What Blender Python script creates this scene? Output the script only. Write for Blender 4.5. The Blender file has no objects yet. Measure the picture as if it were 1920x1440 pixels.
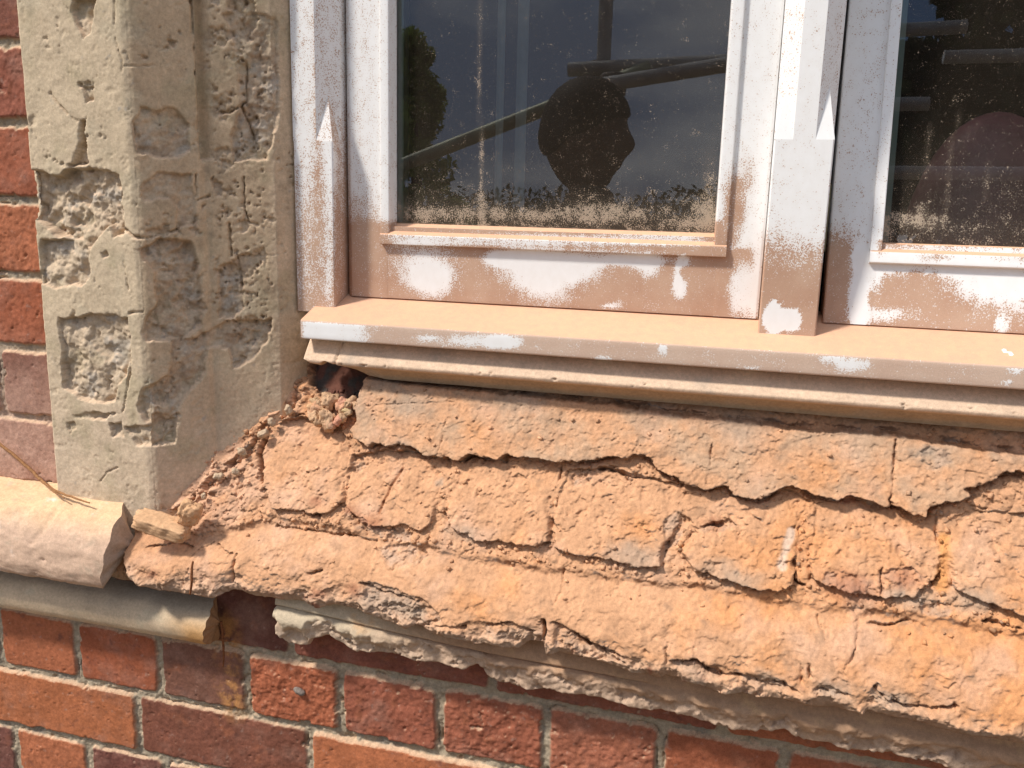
import bpy, math, random
import numpy as np
rad = math.radians
scene = bpy.context.scene
COL = scene.collection

# ------------------------------------------------------------------ camera
FPX, YAW, PITCH, ROLL, DIST = 1600.0, rad(15.24), rad(11.508), rad(1.517), 0.747
def cam_axes():
    f = np.array([-math.sin(YAW)*math.cos(PITCH), math.cos(YAW)*math.cos(PITCH), -math.sin(PITCH)])
    r = np.array([math.cos(YAW), math.sin(YAW), 0.0]); u = np.cross(r, f)
    c, s = math.cos(ROLL), math.sin(ROLL)
    return c*r + s*u, -s*r + c*u, f
RX, UP, FW = cam_axes()
EYE = np.array([0.0, -DIST, 0.0])
from mathutils import Matrix, Vector
cd = bpy.data.cameras.new('camera'); cam = bpy.data.objects.new('camera', cd); COL.objects.link(cam)
cd.sensor_fit = 'HORIZONTAL'; cd.sensor_width = 36.0; cd.lens = 36.0*FPX/1920.0
cd.clip_start = 0.01; cd.clip_end = 2000.0
m = Matrix.Identity(4)
for i in range(3):
    m[i][0], m[i][1], m[i][2], m[i][3] = RX[i], UP[i], -FW[i], EYE[i]
cam.matrix_world = m
scene.camera = cam

# ------------------------------------------------------------------ sky, sun, exposure
SUN = np.array([-0.50, -0.38, 0.78]); SUN /= np.linalg.norm(SUN)      # towards the sun
world = bpy.data.worlds.new('World'); scene.world = world; world.use_nodes = True
wn, wl = world.node_tree.nodes, world.node_tree.links
bg = wn['Background']
sky = wn.new('ShaderNodeTexSky'); sky.sky_type = 'NISHITA'; sky.sun_disc = False
sky.sun_elevation = math.asin(SUN[2]); sky.sun_rotation = math.atan2(SUN[0], SUN[1])
sky.air_density = 1.0; sky.dust_density = 0.4; sky.ozone_density = 2.0
tc = wn.new('ShaderNodeTexCoord')
mp = wn.new('ShaderNodeMapping'); mp.inputs['Scale'].default_value = (1.0, 1.0, 2.2)
wl.new(tc.outputs['Generated'], mp.inputs['Vector'])
cn = wn.new('ShaderNodeTexNoise'); cn.inputs['Scale'].default_value = 2.3; cn.inputs['Detail'].default_value = 7
wl.new(mp.outputs['Vector'], cn.inputs['Vector'])
cr = wn.new('ShaderNodeValToRGB')
cr.color_ramp.elements[0].position = 0.40; cr.color_ramp.elements[1].position = 0.62
wl.new(cn.outputs['Fac'], cr.inputs['Fac'])
mx = wn.new('ShaderNodeMix'); mx.data_type = 'RGBA'
mx.inputs['B'].default_value = (8.4, 8.4, 8.4, 1)
sx_ = wn.new('ShaderNodeSeparateXYZ'); wl.new(tc.outputs['Generated'], sx_.inputs[0])
lo_ = wn.new('ShaderNodeMapRange'); lo_.interpolation_type = 'SMOOTHSTEP'; lo_.clamp = True
for k_, v_ in zip(('From Min', 'From Max', 'To Min', 'To Max'), (.10, .55, .92, 0.)): lo_.inputs[k_].default_value = v_
wl.new(sx_.outputs['Z'], lo_.inputs['Value'])
c2 = wn.new('ShaderNodeTexNoise'); c2.inputs['Scale'].default_value = 3.6; c2.inputs['Detail'].default_value = 8; c2.inputs['Roughness'].default_value = .55
wl.new(mp.outputs['Vector'], c2.inputs['Vector'])
bank = wn.new('ShaderNodeValToRGB'); e_ = bank.color_ramp.elements
e_[0].position = .44; e_[0].color = (.175, .225, .345, 1); e_[1].position = .68; e_[1].color = (.62, .64, .68, 1)
wl.new(c2.outputs['Fac'], bank.inputs['Fac'])
bs = wn.new('ShaderNodeVectorMath'); bs.operation = 'SCALE'; bs.inputs['Scale'].default_value = 13.0; wl.new(bank.outputs['Color'], bs.inputs[0])
m1 = wn.new('ShaderNodeMix'); m1.data_type = 'RGBA'
wl.new(cr.outputs['Color'], mx.inputs['Factor']); wl.new(sky.outputs['Color'], mx.inputs['A'])
wl.new(lo_.outputs['Result'], m1.inputs['Factor']); wl.new(mx.outputs['Result'], m1.inputs['A']); wl.new(bs.outputs[0], m1.inputs['B'])
wl.new(m1.outputs['Result'], bg.inputs['Color']); bg.inputs['Strength'].default_value = 0.14
sd = bpy.data.lights.new('sun', 'SUN'); so = bpy.data.objects.new('sun', sd); COL.objects.link(so)
sd.energy = 3.5; sd.angle = rad(6.0); sd.color = (1.0, 0.945, 0.87)
so.location = (-3, -3, 5)
so.rotation_euler = Vector((-SUN[0], -SUN[1], -SUN[2])).to_track_quat('-Z', 'Y').to_euler()
scene.view_settings.view_transform = 'Standard'; scene.view_settings.look = 'None'
scene.view_settings.gamma = 1.0; scene.view_settings.exposure = 0.34
scene.cycles.max_bounces = 8

# ------------------------------------------------------------------ geometry of the photograph: pixel <-> real surfaces
def rays(px):
    px = np.asarray(px, float)
    return FW + ((px[..., 0:1]-960)/FPX)*RX - ((px[..., 1:2]-720)/FPX)*UP
def on_plane(px, p0, n):
    d = rays(px); n = np.asarray(n, float)
    t = ((np.asarray(p0, float)-EYE) @ n)/(d @ n)
    return EYE + d*t[..., None]
def at(x, y, Y): return on_plane(np.array([x, y]), (0, Y, 0), (0, 1, 0))
def to_px(P):
    q = P-EYE; w = q @ FW
    return np.stack([FPX*(q @ RX)/w+960, -FPX*(q @ UP)/w+720], -1)
# tracing frames (enlarged crops) -> photograph pixels
def Zm(x0, y0, s):
    return lambda *p: [(x0+a*s, y0+b*s) for a, b in p]
z1 = Zm(0, 0, 1/3); z2 = Zm(0, 440, 1/3); z3 = Zm(0, 860, .4026); z4 = Zm(540, 540, 1/3)
z5 = Zm(1100, 540, .4271); z6 = Zm(640, 900, .375); z7 = Zm(1200, 900, .375); z8 = Zm(480, 1120, 1/3)
pp = Zm(0, 0, 1)

# ------------------------------------------------------------------ noise
_rng = np.random.RandomState(7)
_perm = np.tile(_rng.permutation(256), 3).astype(np.int32)
_g = _rng.normal(size=(256, 3)); _g = (_g/np.linalg.norm(_g, axis=1, keepdims=True)).astype(np.float32)
_r3 = _rng.rand(256, 3).astype(np.float32)
def perlin(P):
    P = P.astype(np.float32); i = np.floor(P).astype(np.int32); f = P-i; i &= 255
    u = f*f*f*(f*(f*6-15)+10); out = 0
    for a in (0, 1):
        for b in (0, 1):
            for c in (0, 1):
                h = _perm[_perm[_perm[i[..., 0]+a]+i[..., 1]+b]+i[..., 2]+c]
                g = _g[h]
                d = g[..., 0]*(f[..., 0]-a)+g[..., 1]*(f[..., 1]-b)+g[..., 2]*(f[..., 2]-c)
                w = (u[..., 0] if a else 1-u[..., 0])*(u[..., 1] if b else 1-u[..., 1])*(u[..., 2] if c else 1-u[..., 2])
                out = out+w*d
    return out*1.6
def fbm(P, size, octv=4, gain=.5, seed=0., ridged=False):
    Q = P/size+np.array([seed*17.3, seed*5.1, seed*9.7]); a, s, o = 1., 0., 0.
    for k in range(octv):
        n = perlin(Q)
        if ridged: n = 1-2*np.abs(n)
        o = o+a*n; s += a; a *= gain; Q = Q*2.03+11.7
    return o/s
def flakes(P, size, seed, n=3.):
    k = fbm(P, size, 5, .55, seed)*n; f = np.floor(k)
    return (f+sst(.80, .97, k-f))/n
def worley(P, size, seed=0.):
    Q = P/size+seed*13.1; i = np.floor(Q).astype(np.int32); f = (Q-i).astype(np.float32); i &= 255
    d1 = np.full(P.shape[:-1], 9., np.float32); d2 = d1.copy(); idc = np.zeros(P.shape[:-1], np.float32)
    for a in (-1, 0, 1):
        for b in (-1, 0, 1):
            for c in (-1, 0, 1):
                h = _perm[_perm[_perm[(i[..., 0]+a) & 255]+((i[..., 1]+b) & 255)]+((i[..., 2]+c) & 255)]
                r = _r3[h]
                d = np.sqrt((a+r[..., 0]-f[..., 0])**2+(b+r[..., 1]-f[..., 1])**2+(c+r[..., 2]-f[..., 2])**2)
                n = d < d1
                d2 = np.where(n, d1, np.minimum(d2, d)); idc = np.where(n, r[..., 0]*.7+r[..., 2]*.3, idc); d1 = np.where(n, d, d1)
    return d1, d2, idc
def sst(a, b, x):
    t = np.clip((x-a)/(b-a), 0, 1); return t*t*(3-2*t)
def poly_sd(uv, poly, margin=.03):
    """signed distance to polygon, positive inside; far outside is clamped"""
    poly = np.asarray(poly, float); lo, hi = poly.min(0)-margin, poly.max(0)+margin
    out = np.full(uv.shape[:-1], -margin)
    sel = (uv[..., 0] > lo[0]) & (uv[..., 0] < hi[0]) & (uv[..., 1] > lo[1]) & (uv[..., 1] < hi[1])
    q = uv[sel]
    if len(q) == 0: return out
    d = np.full(len(q), 1e9); ins = np.zeros(len(q), bool); n = len(poly)
    for k in range(n):
        a, b = poly[k], poly[(k+1) % n]; ab = b-a
        t = np.clip(((q-a) @ ab)/max(ab @ ab, 1e-12), 0, 1)
        d = np.minimum(d, np.hypot(*(q-a-t[:, None]*ab).T))
        c = (a[1] > q[:, 1]) != (b[1] > q[:, 1])
        xi = a[0]+(q[:, 1]-a[1])/((b[1]-a[1]) if abs(b[1]-a[1]) > 1e-12 else 1e-12)*ab[0]
        ins ^= c & (q[:, 0] < xi)
    out[sel] = np.where(ins, d, -d)
    return out
def line_d(uv, pts, margin=.02):
    pts = np.asarray(pts, float); lo, hi = pts.min(0)-margin, pts.max(0)+margin
    out = np.full(uv.shape[:-1], margin)
    sel = (uv[..., 0] > lo[0]) & (uv[..., 0] < hi[0]) & (uv[..., 1] > lo[1]) & (uv[..., 1] < hi[1])
    q = uv[sel]
    if len(q) == 0: return out
    d = np.full(len(q), margin)
    for a, b in zip(pts[:-1], pts[1:]):
        ab = b-a; t = np.clip(((q-a) @ ab)/max(ab @ ab, 1e-12), 0, 1)
        d = np.minimum(d, np.hypot(*(q-a-t[:, None]*ab).T))
    out[sel] = d
    return out
def crack(h, uvw, pts, hw, dp, P, seed):
    d = line_d(uvw, pts, .02); w = hw*np.clip(.85+1.3*fbm(P, .012, 3, .6, seed), .25, 2.2)
    e = np.exp(-(d/w)**2)*np.clip(.75+1.6*fbm(P, .02, 3, .6, seed+1), .0, 1.25)
    return h-dp*e, e
def mixc(c, col, w): return c*(1-w[..., None])+np.asarray(col)*w[..., None]
def spaced(*segs):
    """spaced((a,b,step),...) -> increasing coordinates"""
    out = []
    for a, b, st in segs:
        n = max(1, int(round((b-a)/st))); out += list(np.linspace(a, b, n+1)[:-1])
    return np.array(out+[segs[-1][1]])

# ------------------------------------------------------------------ objects
def tag(o, label=None, cat=None, group=None, kind=None):
    if label: o['label'] = label
    if cat: o['category'] = cat
    if group: o['group'] = group
    if kind: o['kind'] = kind
    return o
def empty(name, loc=(0, 0, 0), parent=None):
    o = bpy.data.objects.new(name, None); o.location = loc; o.empty_display_size = .05
    COL.objects.link(o); o.parent = parent; return o
class MB:
    """collects grids and polygons, builds ONE mesh object"""
    def __init__(s): s.v, s.f, s.c, s.a, s.n = [], [], [], [], 0
    def grid(s, P, col=None, att=None, keep=None, flip=False):
        nr, nc = P.shape[:2]
        idx = np.arange(nr*nc).reshape(nr, nc)+s.n
        q = np.stack([idx[:-1, :-1], idx[:-1, 1:], idx[1:, 1:], idx[1:, :-1]], -1)
        if flip: q = q[..., ::-1]
        q = q[keep] if keep is not None else q.reshape(-1, 4)
        s.v.append(P.reshape(-1, 3)); s.f.append(q)
        s.c.append(np.ones((nr*nc, 3))*.5 if col is None else col.reshape(-1, 3))
        s.a.append(np.full(nr*nc, np.nan) if att is None else att.reshape(-1)); s.n += nr*nc
    def poly(s, P, faces, att=None, col=None):
        P = np.asarray(P, float); s.v.append(P); s.f.append([[k+s.n for k in f] for f in faces])
        s.c.append(np.ones((len(P), 3))*.5 if col is None else np.ones((len(P), 3))*np.asarray(col))
        s.a.append(np.full(len(P), np.nan) if att is None else np.full(len(P), float(att))); s.n += len(P)
    def build(s, name, mat, parent=None, smooth=True, sharp=None, tf=None, dustf=None):
        V = np.concatenate(s.v); C = np.concatenate(s.c); A = np.concatenate(s.a)
        if tf is not None: V = tf(V)
        A = np.where(np.isnan(A), dustf(V) if dustf is not None else 0., A)
        loops, starts, n = [], [], 0
        for f in s.f:
            if isinstance(f, np.ndarray):
                loops.append(f.reshape(-1)); starts.append(n+4*np.arange(len(f))); n += f.size
            else:
                for g in f:
                    loops.append(np.array(g)); starts.append(np.array([n])); n += len(g)
        loops = np.concatenate(loops).astype(np.int32); starts = np.concatenate(starts).astype(np.int32)
        me = bpy.data.meshes.new(name)
        me.vertices.add(len(V)); me.vertices.foreach_set('co', V.astype(np.float32).ravel())
        me.loops.add(len(loops)); me.loops.foreach_set('vertex_index', loops)
        me.polygons.add(len(starts)); me.polygons.foreach_set('loop_start', starts)
        me.update(calc_edges=True); me.validate()
        ca = me.color_attributes.new('Col', 'FLOAT_COLOR', 'POINT')
        ca.data.foreach_set('color', np.c_[np.clip(C, 0, 1), np.ones(len(C))].astype(np.float32).ravel())
        at_ = me.attributes.new('dust', 'FLOAT', 'POINT'); at_.data.foreach_set('value', A.astype(np.float32))
        if smooth:
            me.polygons.foreach_set('use_smooth', np.ones(len(me.polygons), bool))
            if sharp: me.set_sharp_from_angle(angle=rad(sharp))
        me.materials.append(mat)
        o = bpy.data.objects.new(name, me); COL.objects.link(o); o.parent = parent
        return o

# ------------------------------------------------------------------ materials
def new_mat(name):
    m_ = bpy.data.materials.new(name); m_.use_nodes = True
    nt = m_.node_tree; return m_, nt.nodes, nt.links, nt.nodes['Principled BSDF']
def noise(N, L, scale, detail=4, rough=.6, vec=None):
    t = N.new('ShaderNodeTexNoise'); t.inputs['Scale'].default_value = scale
    t.inputs['Detail'].default_value = detail; t.inputs['Roughness'].default_value = rough
    if vec is None:
        g = N.get('tc') or N.new('ShaderNodeTexCoord'); g.name = 'tc'; vec = g.outputs['Object']
    L.new(vec, t.inputs['Vector']); return t
def maprange(N, L, src, a, b, c, d, smooth=False):
    r = N.new('ShaderNodeMapRange'); r.clamp = True
    if smooth: r.interpolation_type = 'SMOOTHSTEP'
    for k, v in zip(('From Min', 'From Max', 'To Min', 'To Max'), (a, b, c, d)): r.inputs[k].default_value = v
    L.new(src, r.inputs['Value']); return r.outputs['Result']
def math_(N, L, op, a, b):
    t = N.new('ShaderNodeMath'); t.operation = op
    for k, v in ((0, a), (1, b)):
        if isinstance(v, (int, float)): t.inputs[k].default_value = v
        else: L.new(v, t.inputs[k])
    return t.outputs[0]
def mixn(N, L, fac, a, b, blend='MIX'):
    t = N.new('ShaderNodeMix'); t.data_type = 'RGBA'; t.blend_type = blend
    for k, v in (('Factor', fac), ('A', a), ('B', b)):
        if isinstance(v, (int, float)): t.inputs[k].default_value = v
        elif isinstance(v, tuple): t.inputs[k].default_value = (*v, 1)
        else: L.new(v, t.inputs[k])
    return t.outputs['Result']
def masonry(name, grain=1500, bump=.35, dist=.0006, var=.28, rough=.95):
    """albedo from the per-point colour of the modelled surface, broken up by fine grain"""
    m_, N, L, B = new_mat(name)
    at_ = N.new('ShaderNodeAttribute'); at_.attribute_name = 'Col'
    n1 = noise(N, L, grain, 3, .7); n2 = noise(N, L, grain*.22, 5, .65); n3 = noise(N, L, 45, 4)
    v1 = maprange(N, L, n1.outputs['Fac'], .25, .75, 1-var, 1+var)
    v2 = maprange(N, L, n2.outputs['Fac'], .3, .7, 1-var*.7, 1+var*.7)
    v3 = maprange(N, L, n3.outputs['Fac'], .3, .7, .92, 1.08)
    v = math_(N, L, 'MULTIPLY', math_(N, L, 'MULTIPLY', v1, v2), v3)
    vm = N.new('ShaderNodeVectorMath'); vm.operation = 'SCALE'
    L.new(at_.outputs['Color'], vm.inputs[0]); L.new(v, vm.inputs['Scale'])
    L.new(vm.outputs[0], B.inputs['Base Color'])
    h = math_(N, L, 'ADD', math_(N, L, 'MULTIPLY', n1.outputs['Fac'], .5), n2.outputs['Fac'])
    bp = N.new('ShaderNodeBump'); bp.inputs['Strength'].default_value = bump; bp.inputs['Distance'].default_value = dist
    L.new(h, bp.inputs['Height']); L.new(bp.outputs['Normal'], B.inputs['Normal'])
    B.inputs['Roughness'].default_value = rough; B.inputs['Specular IOR Level'].default_value = .15
    return m_
def flat(name, col, rough=.6, metal=0., spec=.4, var=.15, scale=60, bump=0):
    m_, N, L, B = new_mat(name)
    n = noise(N, L, scale, 5); v = maprange(N, L, n.outputs['Fac'], .3, .7, 1-var, 1+var)
    vm = N.new('ShaderNodeVectorMath'); vm.operation = 'SCALE'; vm.inputs[0].default_value = col
    L.new(v, vm.inputs['Scale']); L.new(vm.outputs[0], B.inputs['Base Color'])
    B.inputs['Roughness'].default_value = rough; B.inputs['Metallic'].default_value = metal
    B.inputs['Specular IOR Level'].default_value = spec
    if bump:
        bp = N.new('ShaderNodeBump'); bp.inputs['Strength'].default_value = bump; bp.inputs['Distance'].default_value = .001
        L.new(n.outputs['Fac'], bp.inputs['Height']); L.new(bp.outputs['Normal'], B.inputs['Normal'])
    return m_
def paint_mat(name, brown_a, brown_b):
    """white gloss paint under patchy brick dust; 'dust' (per point) sets how much"""
    m_, N, L, B = new_mat(name)
    at_ = N.new('ShaderNodeAttribute'); at_.attribute_name = 'dust'
    g_ = N.new('ShaderNodeTexCoord'); mp_ = N.new('ShaderNodeMapping'); mp_.inputs['Scale'].default_value = (1, 1, .7); L.new(g_.outputs['Object'], mp_.inputs['Vector'])
    n1 = noise(N, L, 760, 2, .6); n2 = noise(N, L, 120, 5, .6, mp_.outputs['Vector']); n3 = noise(N, L, 2300, 2, .6)
    j = math_(N, L, 'ADD', math_(N, L, 'MULTIPLY', math_(N, L, 'SUBTRACT', n1.outputs['Fac'], .5), 2.9),
              math_(N, L, 'MULTIPLY', math_(N, L, 'SUBTRACT', n2.outputs['Fac'], .5), 1.3))
    v = math_(N, L, 'ADD', at_.outputs['Fac'], j)
    coat = maprange(N, L, v, .46, .54, 0, 1, True)
    veil = maprange(N, L, at_.outputs['Fac'], .05, .7, 0, .34)
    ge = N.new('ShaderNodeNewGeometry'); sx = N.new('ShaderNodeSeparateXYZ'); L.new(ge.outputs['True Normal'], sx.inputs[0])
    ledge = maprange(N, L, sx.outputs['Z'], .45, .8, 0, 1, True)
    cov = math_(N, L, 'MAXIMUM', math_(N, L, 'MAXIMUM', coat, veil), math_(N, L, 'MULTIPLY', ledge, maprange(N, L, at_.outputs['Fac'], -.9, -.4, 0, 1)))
    grain = maprange(N, L, n3.outputs['Fac'], .3, .7, .88, 1.12)
    dv = N.new('ShaderNodeVectorMath'); dv.operation = 'SCALE'
    wide = noise(N, L, 22, 4)
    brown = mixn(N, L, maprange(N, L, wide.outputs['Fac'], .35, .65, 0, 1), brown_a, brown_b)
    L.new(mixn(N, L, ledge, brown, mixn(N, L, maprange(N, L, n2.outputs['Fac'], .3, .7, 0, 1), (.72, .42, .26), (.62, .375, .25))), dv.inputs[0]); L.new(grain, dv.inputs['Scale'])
    white = mixn(N, L, maprange(N, L, n2.outputs['Fac'], .35, .7, 0, .35), (.86, .855, .84), (.76, .73, .69))
    L.new(mixn(N, L, cov, white, dv.outputs[0]), B.inputs['Base Color'])
    L.new(maprange(N, L, cov, 0, 1, .42, .95), B.inputs['Roughness'])
    L.new(maprange(N, L, cov, 0, 1, .35, .08), B.inputs['Specular IOR Level'])
    n5 = noise(N, L, 75, 6, .65); h = math_(N, L, 'ADD', math_(N, L, 'ADD', math_(N, L, 'MULTIPLY', cov, .7), math_(N, L, 'MULTIPLY', math_(N, L, 'MULTIPLY', n5.outputs['Fac'], ledge), 3.5)), math_(N, L, 'MULTIPLY', math_(N, L, 'MULTIPLY', n1.outputs['Fac'], cov), .8))
    bp = N.new('ShaderNodeBump'); bp.inputs['Strength'].default_value = .5; bp.inputs['Distance'].default_value = .0004
    L.new(h, bp.inputs['Height']); L.new(bp.outputs['Normal'], B.inputs['Normal'])
    return m_
def glass_mat():
    """clear pane: Fresnel reflection, see-through otherwise, with a film and specks of brick dust"""
    m_, N, L, B = new_mat('dusty_glass'); N.remove(B); out = N['Material Output']
    at_ = N.new('ShaderNodeAttribute'); at_.attribute_name = 'dust'
    tr = N.new('ShaderNodeBsdfTransparent'); tr.inputs['Color'].default_value = (.80, .86, .84, 1)
    gl = N.new('ShaderNodeBsdfGlossy'); gl.inputs['Roughness'].default_value = .004
    fr = N.new('ShaderNodeFresnel'); fr.inputs['IOR'].default_value = 1.52
    f2 = math_(N, L, 'MULTIPLY', fr.outputs[0], 1.9)
    ms = N.new('ShaderNodeMixShader'); L.new(f2, ms.inputs[0]); L.new(tr.outputs[0], ms.inputs[1]); L.new(gl.outputs[0], ms.inputs[2])
    n1 = noise(N, L, 900, 3, .7); n2 = noise(N, L, 120, 5, .65); n4 = noise(N, L, 1100, 1, .5)
    j = math_(N, L, 'ADD', math_(N, L, 'MULTIPLY', math_(N, L, 'SUBTRACT', n1.outputs['Fac'], .5), 2.4),
              math_(N, L, 'MULTIPLY', math_(N, L, 'SUBTRACT', n2.outputs['Fac'], .5), 1.4))
    v = math_(N, L, 'ADD', at_.outputs['Fac'], j)
    coat = maprange(N, L, v, .46, .62, 0, .80, True)
    spk = maprange(N, L, math_(N, L, 'ADD', n4.outputs['Fac'], math_(N, L, 'MULTIPLY', at_.outputs['Fac'], .10)), .725, .77, 0, .55, True)
    cov = math_(N, L, 'MAXIMUM', math_(N, L, 'MAXIMUM', coat, spk), maprange(N, L, at_.outputs['Fac'], .0, .5, .022, .15))
    df = N.new('ShaderNodeBsdfDiffuse'); df.inputs['Color'].default_value = (.50, .40, .30, 1)
    m2 = N.new('ShaderNodeMixShader'); L.new(cov, m2.inputs[0]); L.new(ms.outputs[0], m2.inputs[1]); L.new(df.outputs[0], m2.inputs[2])
    L.new(m2.outputs[0], out.inputs['Surface'])
    return m_
M_SILL = masonry('weathered_sill_masonry', 1300, .55, .0007, .20)
M_STONE = masonry('weathered_sandstone', 1500, .5, .0006, .20)
M_BRICK = masonry('red_brickwork', 1100, .6, .0008, .28, .85)
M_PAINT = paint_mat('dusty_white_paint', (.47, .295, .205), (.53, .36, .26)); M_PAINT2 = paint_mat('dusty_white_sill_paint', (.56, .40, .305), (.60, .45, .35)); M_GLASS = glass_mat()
M_SPACER = flat('spacer_metal', (.30, .36, .32), .5, 0, .4, .05)
M_SEAL = flat('olive_rubber_seal', (.12, .11, .06), .7)
M_RUST = flat('rust', (.20, .075, .03), .9, 0, .2, .4, 400, .6)
M_TWIG = flat('twig_bark', (.30, .15, .065), .9, 0, .2, .3, 300, .5)
M_PEB = flat('grey_pebble', (.23, .19, .16), .8, 0, .2, .25, 300, .5)

# ================================================================== SETTING: ground, brick wall
GZ = -1.55
M_GROUND = flat('dusty_trodden_earth', (.22, .17, .115), .95, 0, .1, .5, 1.2, .3)
g = MB()
gx = np.array([-900, -60, -12, -4, 0, 4, 12, 60, 900.]); gy = np.array([-900, -80, -20, -8, -4, -2, -1, 0, 60.])
g.grid(np.stack([*np.meshgrid(gx, gy), np.full((9, 9), GZ)], -1)); tag(g.build('ground', M_GROUND), kind='structure')

BED0, PITCHB = .154, .0789
ROWJ = {4: (-.794, .225), 5: (-.90, .225), 7: (-.441, .225), 8: (-.4965, .1125), 9: (-.4215, .2215), 10: (-.7174, .1085)}
BCOL = {(8, -3): (.30, .105, .055), (8, -2): (.27, .085, .045), (8, -1): (.16, .075, .055), (8, 0): (.30, .10, .055), (8, 1): (.245, .085, .055),
        (8, 2): (.27, .095, .06), (8, 3): (.29, .11, .07), (9, -1): (.165, .065, .045), (9, -2): (.32, .115, .055), (9, 0): (.35, .125, .062), (9, 1): (.30, .10, .055), (9, 2): (.30, .11, .06),
        (10, -1): (.32, .115, .06), (10, 0): (.14, .055, .045), (10, 1): (.13, .05, .04), (10, 2): (.14, .055, .04), (10, -2): (.14, .06, .05),
        (7, -1): (.12, .05, .04), (7, 0): (.20, .075, .055), (7, 1): (.21, .08, .055), (7, -2): (.2, .07, .05)}
def brick_field(X, Z):
    P = np.stack([X, np.zeros_like(X), Z], -1)
    w = fbm(P, .03, 3, .5, 1); w2 = fbm(P, .03, 3, .5, 2)
    Xw = X+.0022*w; Zw = Z+.0022*w2+.001*fbm(P, .2, 2, .5, 3)
    r = np.floor((BED0-Zw)/PITCHB).astype(int)
    fz = (BED0-Zw)-r*PITCHB
    x0 = np.full(X.shape, -.85); pw = np.full(X.shape, .225)
    for k in np.unique(r):
        a, b = ROWJ.get(int(k), (-.60-.06*(k % 2), .225)); x0[r == k] = a; pw[r == k] = b
    bi = np.floor((Xw-x0)/pw).astype(int); fx = (Xw-x0)-bi*pw
    jw = .0042+.0012*fbm(P, .05, 2, .5, 4)
    dx = np.minimum(fx, pw-fx)-jw; dz = np.minimum(fz, PITCHB-fz)-jw
    rc = .006
    qx, qz = np.maximum(rc-dx, 0), np.maximum(rc-dz, 0)
    sdv = rc-np.hypot(qx, qz); sdv = np.where((dx < 0) | (dz < 0), np.minimum(np.minimum(dx, dz), sdv), sdv)
    sdv = sdv+.0022*fbm(P, .011, 4, .6, 5)-.003*sst(.25, .5, fbm(P, .018, 3, .5, 0.5))
    m_ = sst(-.0012, .0022, sdv)
    hid = (r*7919+bi*104729) & 255
    rough = .4+.9*_r3[hid, 1]
    for (kr, kb, v) in ((8, 0, 1.9), (8, 2, 1.7), (8, 3, 1.5), (8, 1, 1.2), (9, 1, 1.2), (8, -3, .5), (8, -2, .5)): rough = np.where((r == kr) & (bi == kb), v, rough)
    tilt = (_r3[hid, 0]-.5)*.003
    face = tilt+rough*(.0013*fbm(P, .022, 3, .55, 6)+.0011*fbm(P, .006, 3, .6, 7)-.0016*sst(.35, .6, fbm(P, .012, 3, .5, 8)))
    pit = worley(P, .011, 2)[0]; face = face-.0020*sst(.15, .06, pit)*sst(.1, .4, fbm(P, .03, 2, .5, 18))-.0011*sst(.28, .5, fbm(P*np.array([1, 1, 1.8]), .007, 4, .6, 19))+rough*.0007*flakes(P, .02, 20)
    mort = -.0038+.0022*fbm(P, .015, 3, .6, 9)+.0018*fbm(P, .005, 4, .65, 10)-.004*sst(.3, .5, fbm(P, .02, 3, .5, 10.5))
    mort = mort+.0016*((1-worley(P, .0045, 8)[0])-.5)
    h = mort*(1-m_)+face*m_-.0045*np.exp(-((sdv+.0008)/.0009)**2)*sst(.05, .3, fbm(P, .03, 4, .6, 30.5))
    # per brick colour
    pal = np.array([(.27, .09, .05), (.22, .08, .055), (.30, .11, .06), (.17, .068, .05), (.25, .085, .05)])
    c = pal[hid % 5]
    for (kr, kb), v in BCOL.items(): c = np.where(((r == kr) & (bi == kb))[..., None], np.array(v), c)
    low = fbm(P, .035, 4, .55, 11); c = c*np.array([1.24, 1.20, 1.10])*(1+.34*low)[..., None]
    c = mixc(c, (.34, .20, .15), .35*sst(.0, .5, fbm(P, .05, 4, .6, 18.5)))
    c = mixc(c, (.36, .13, .065), .5*sst(.15, .6, fbm(P, .02, 3, .5, 12)))
    c = mixc(c, (.10, .05, .045), .55*sst(.2, .6, fbm(P, .014, 4, .6, 13)))
    c = mixc(c, (.44, .33, .27), .35*sst(.32, .6, fbm(P, .006, 3, .6, 14)))
    mc = np.array([.36, .295, .21])*(1+.45*fbm(P, .008, 4, .65, 15))[..., None]
    mc = mixc(mc, (.20, .18, .15), .7*sst(.1, .5, fbm(P, .03, 3, .5, 16)))
    col = mixc(c, mc, 1-m_)
    up = X < -.68                       # the strip left of the jamb carries more red dust low down
    pink = sst(-.66, -.70, X)*sst(-.12, -.26, Z)*sst(-.37, -.35, Z)*.55
    col = mixc(col, (.56, .365, .275), 1.5*pink*(.75+.5*low))
    # rust run under the broken roll moulding, as a patch on the dark header
    st = line_d(np.stack([X, Z], -1), [(-.5215, -.452), (-.520, -.487), (-.518, -.522), (-.516, -.548)], .06)
    col = mixc(col, (.50, .24, .085), .85*sst(.026, .0, st+.010*fbm(P, .016, 4, .6, 17))*sst(-.15, .25, fbm(P, .014, 5, .65, 17.5)+.35*sst(-.52, -.545, Z)+.25*sst(-.50, -.465, Z)-.1))
    return h, col
def finish_dust(h, ds, col, tint, lo=-.25, hi=-1.1, amt=.85):
    """settled dust: wherever the modelled relief faces upward (h falls with height above)"""
    g_ = np.gradient(h, axis=0)/ds
    return mixc(col, tint, amt*sst(lo, hi, g_)), g_
bw = MB()
def wall_grid(xs, zs):
    X, Z = np.meshgrid(xs, zs); h, c = brick_field(X, Z)
    dz = np.gradient(zs)[:, None]
    c, _ = finish_dust(h, dz, c, (.62, .42, .27), -.25, -1.0, .75)
    bw.grid(np.stack([X, -h, Z], -1), c)
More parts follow.
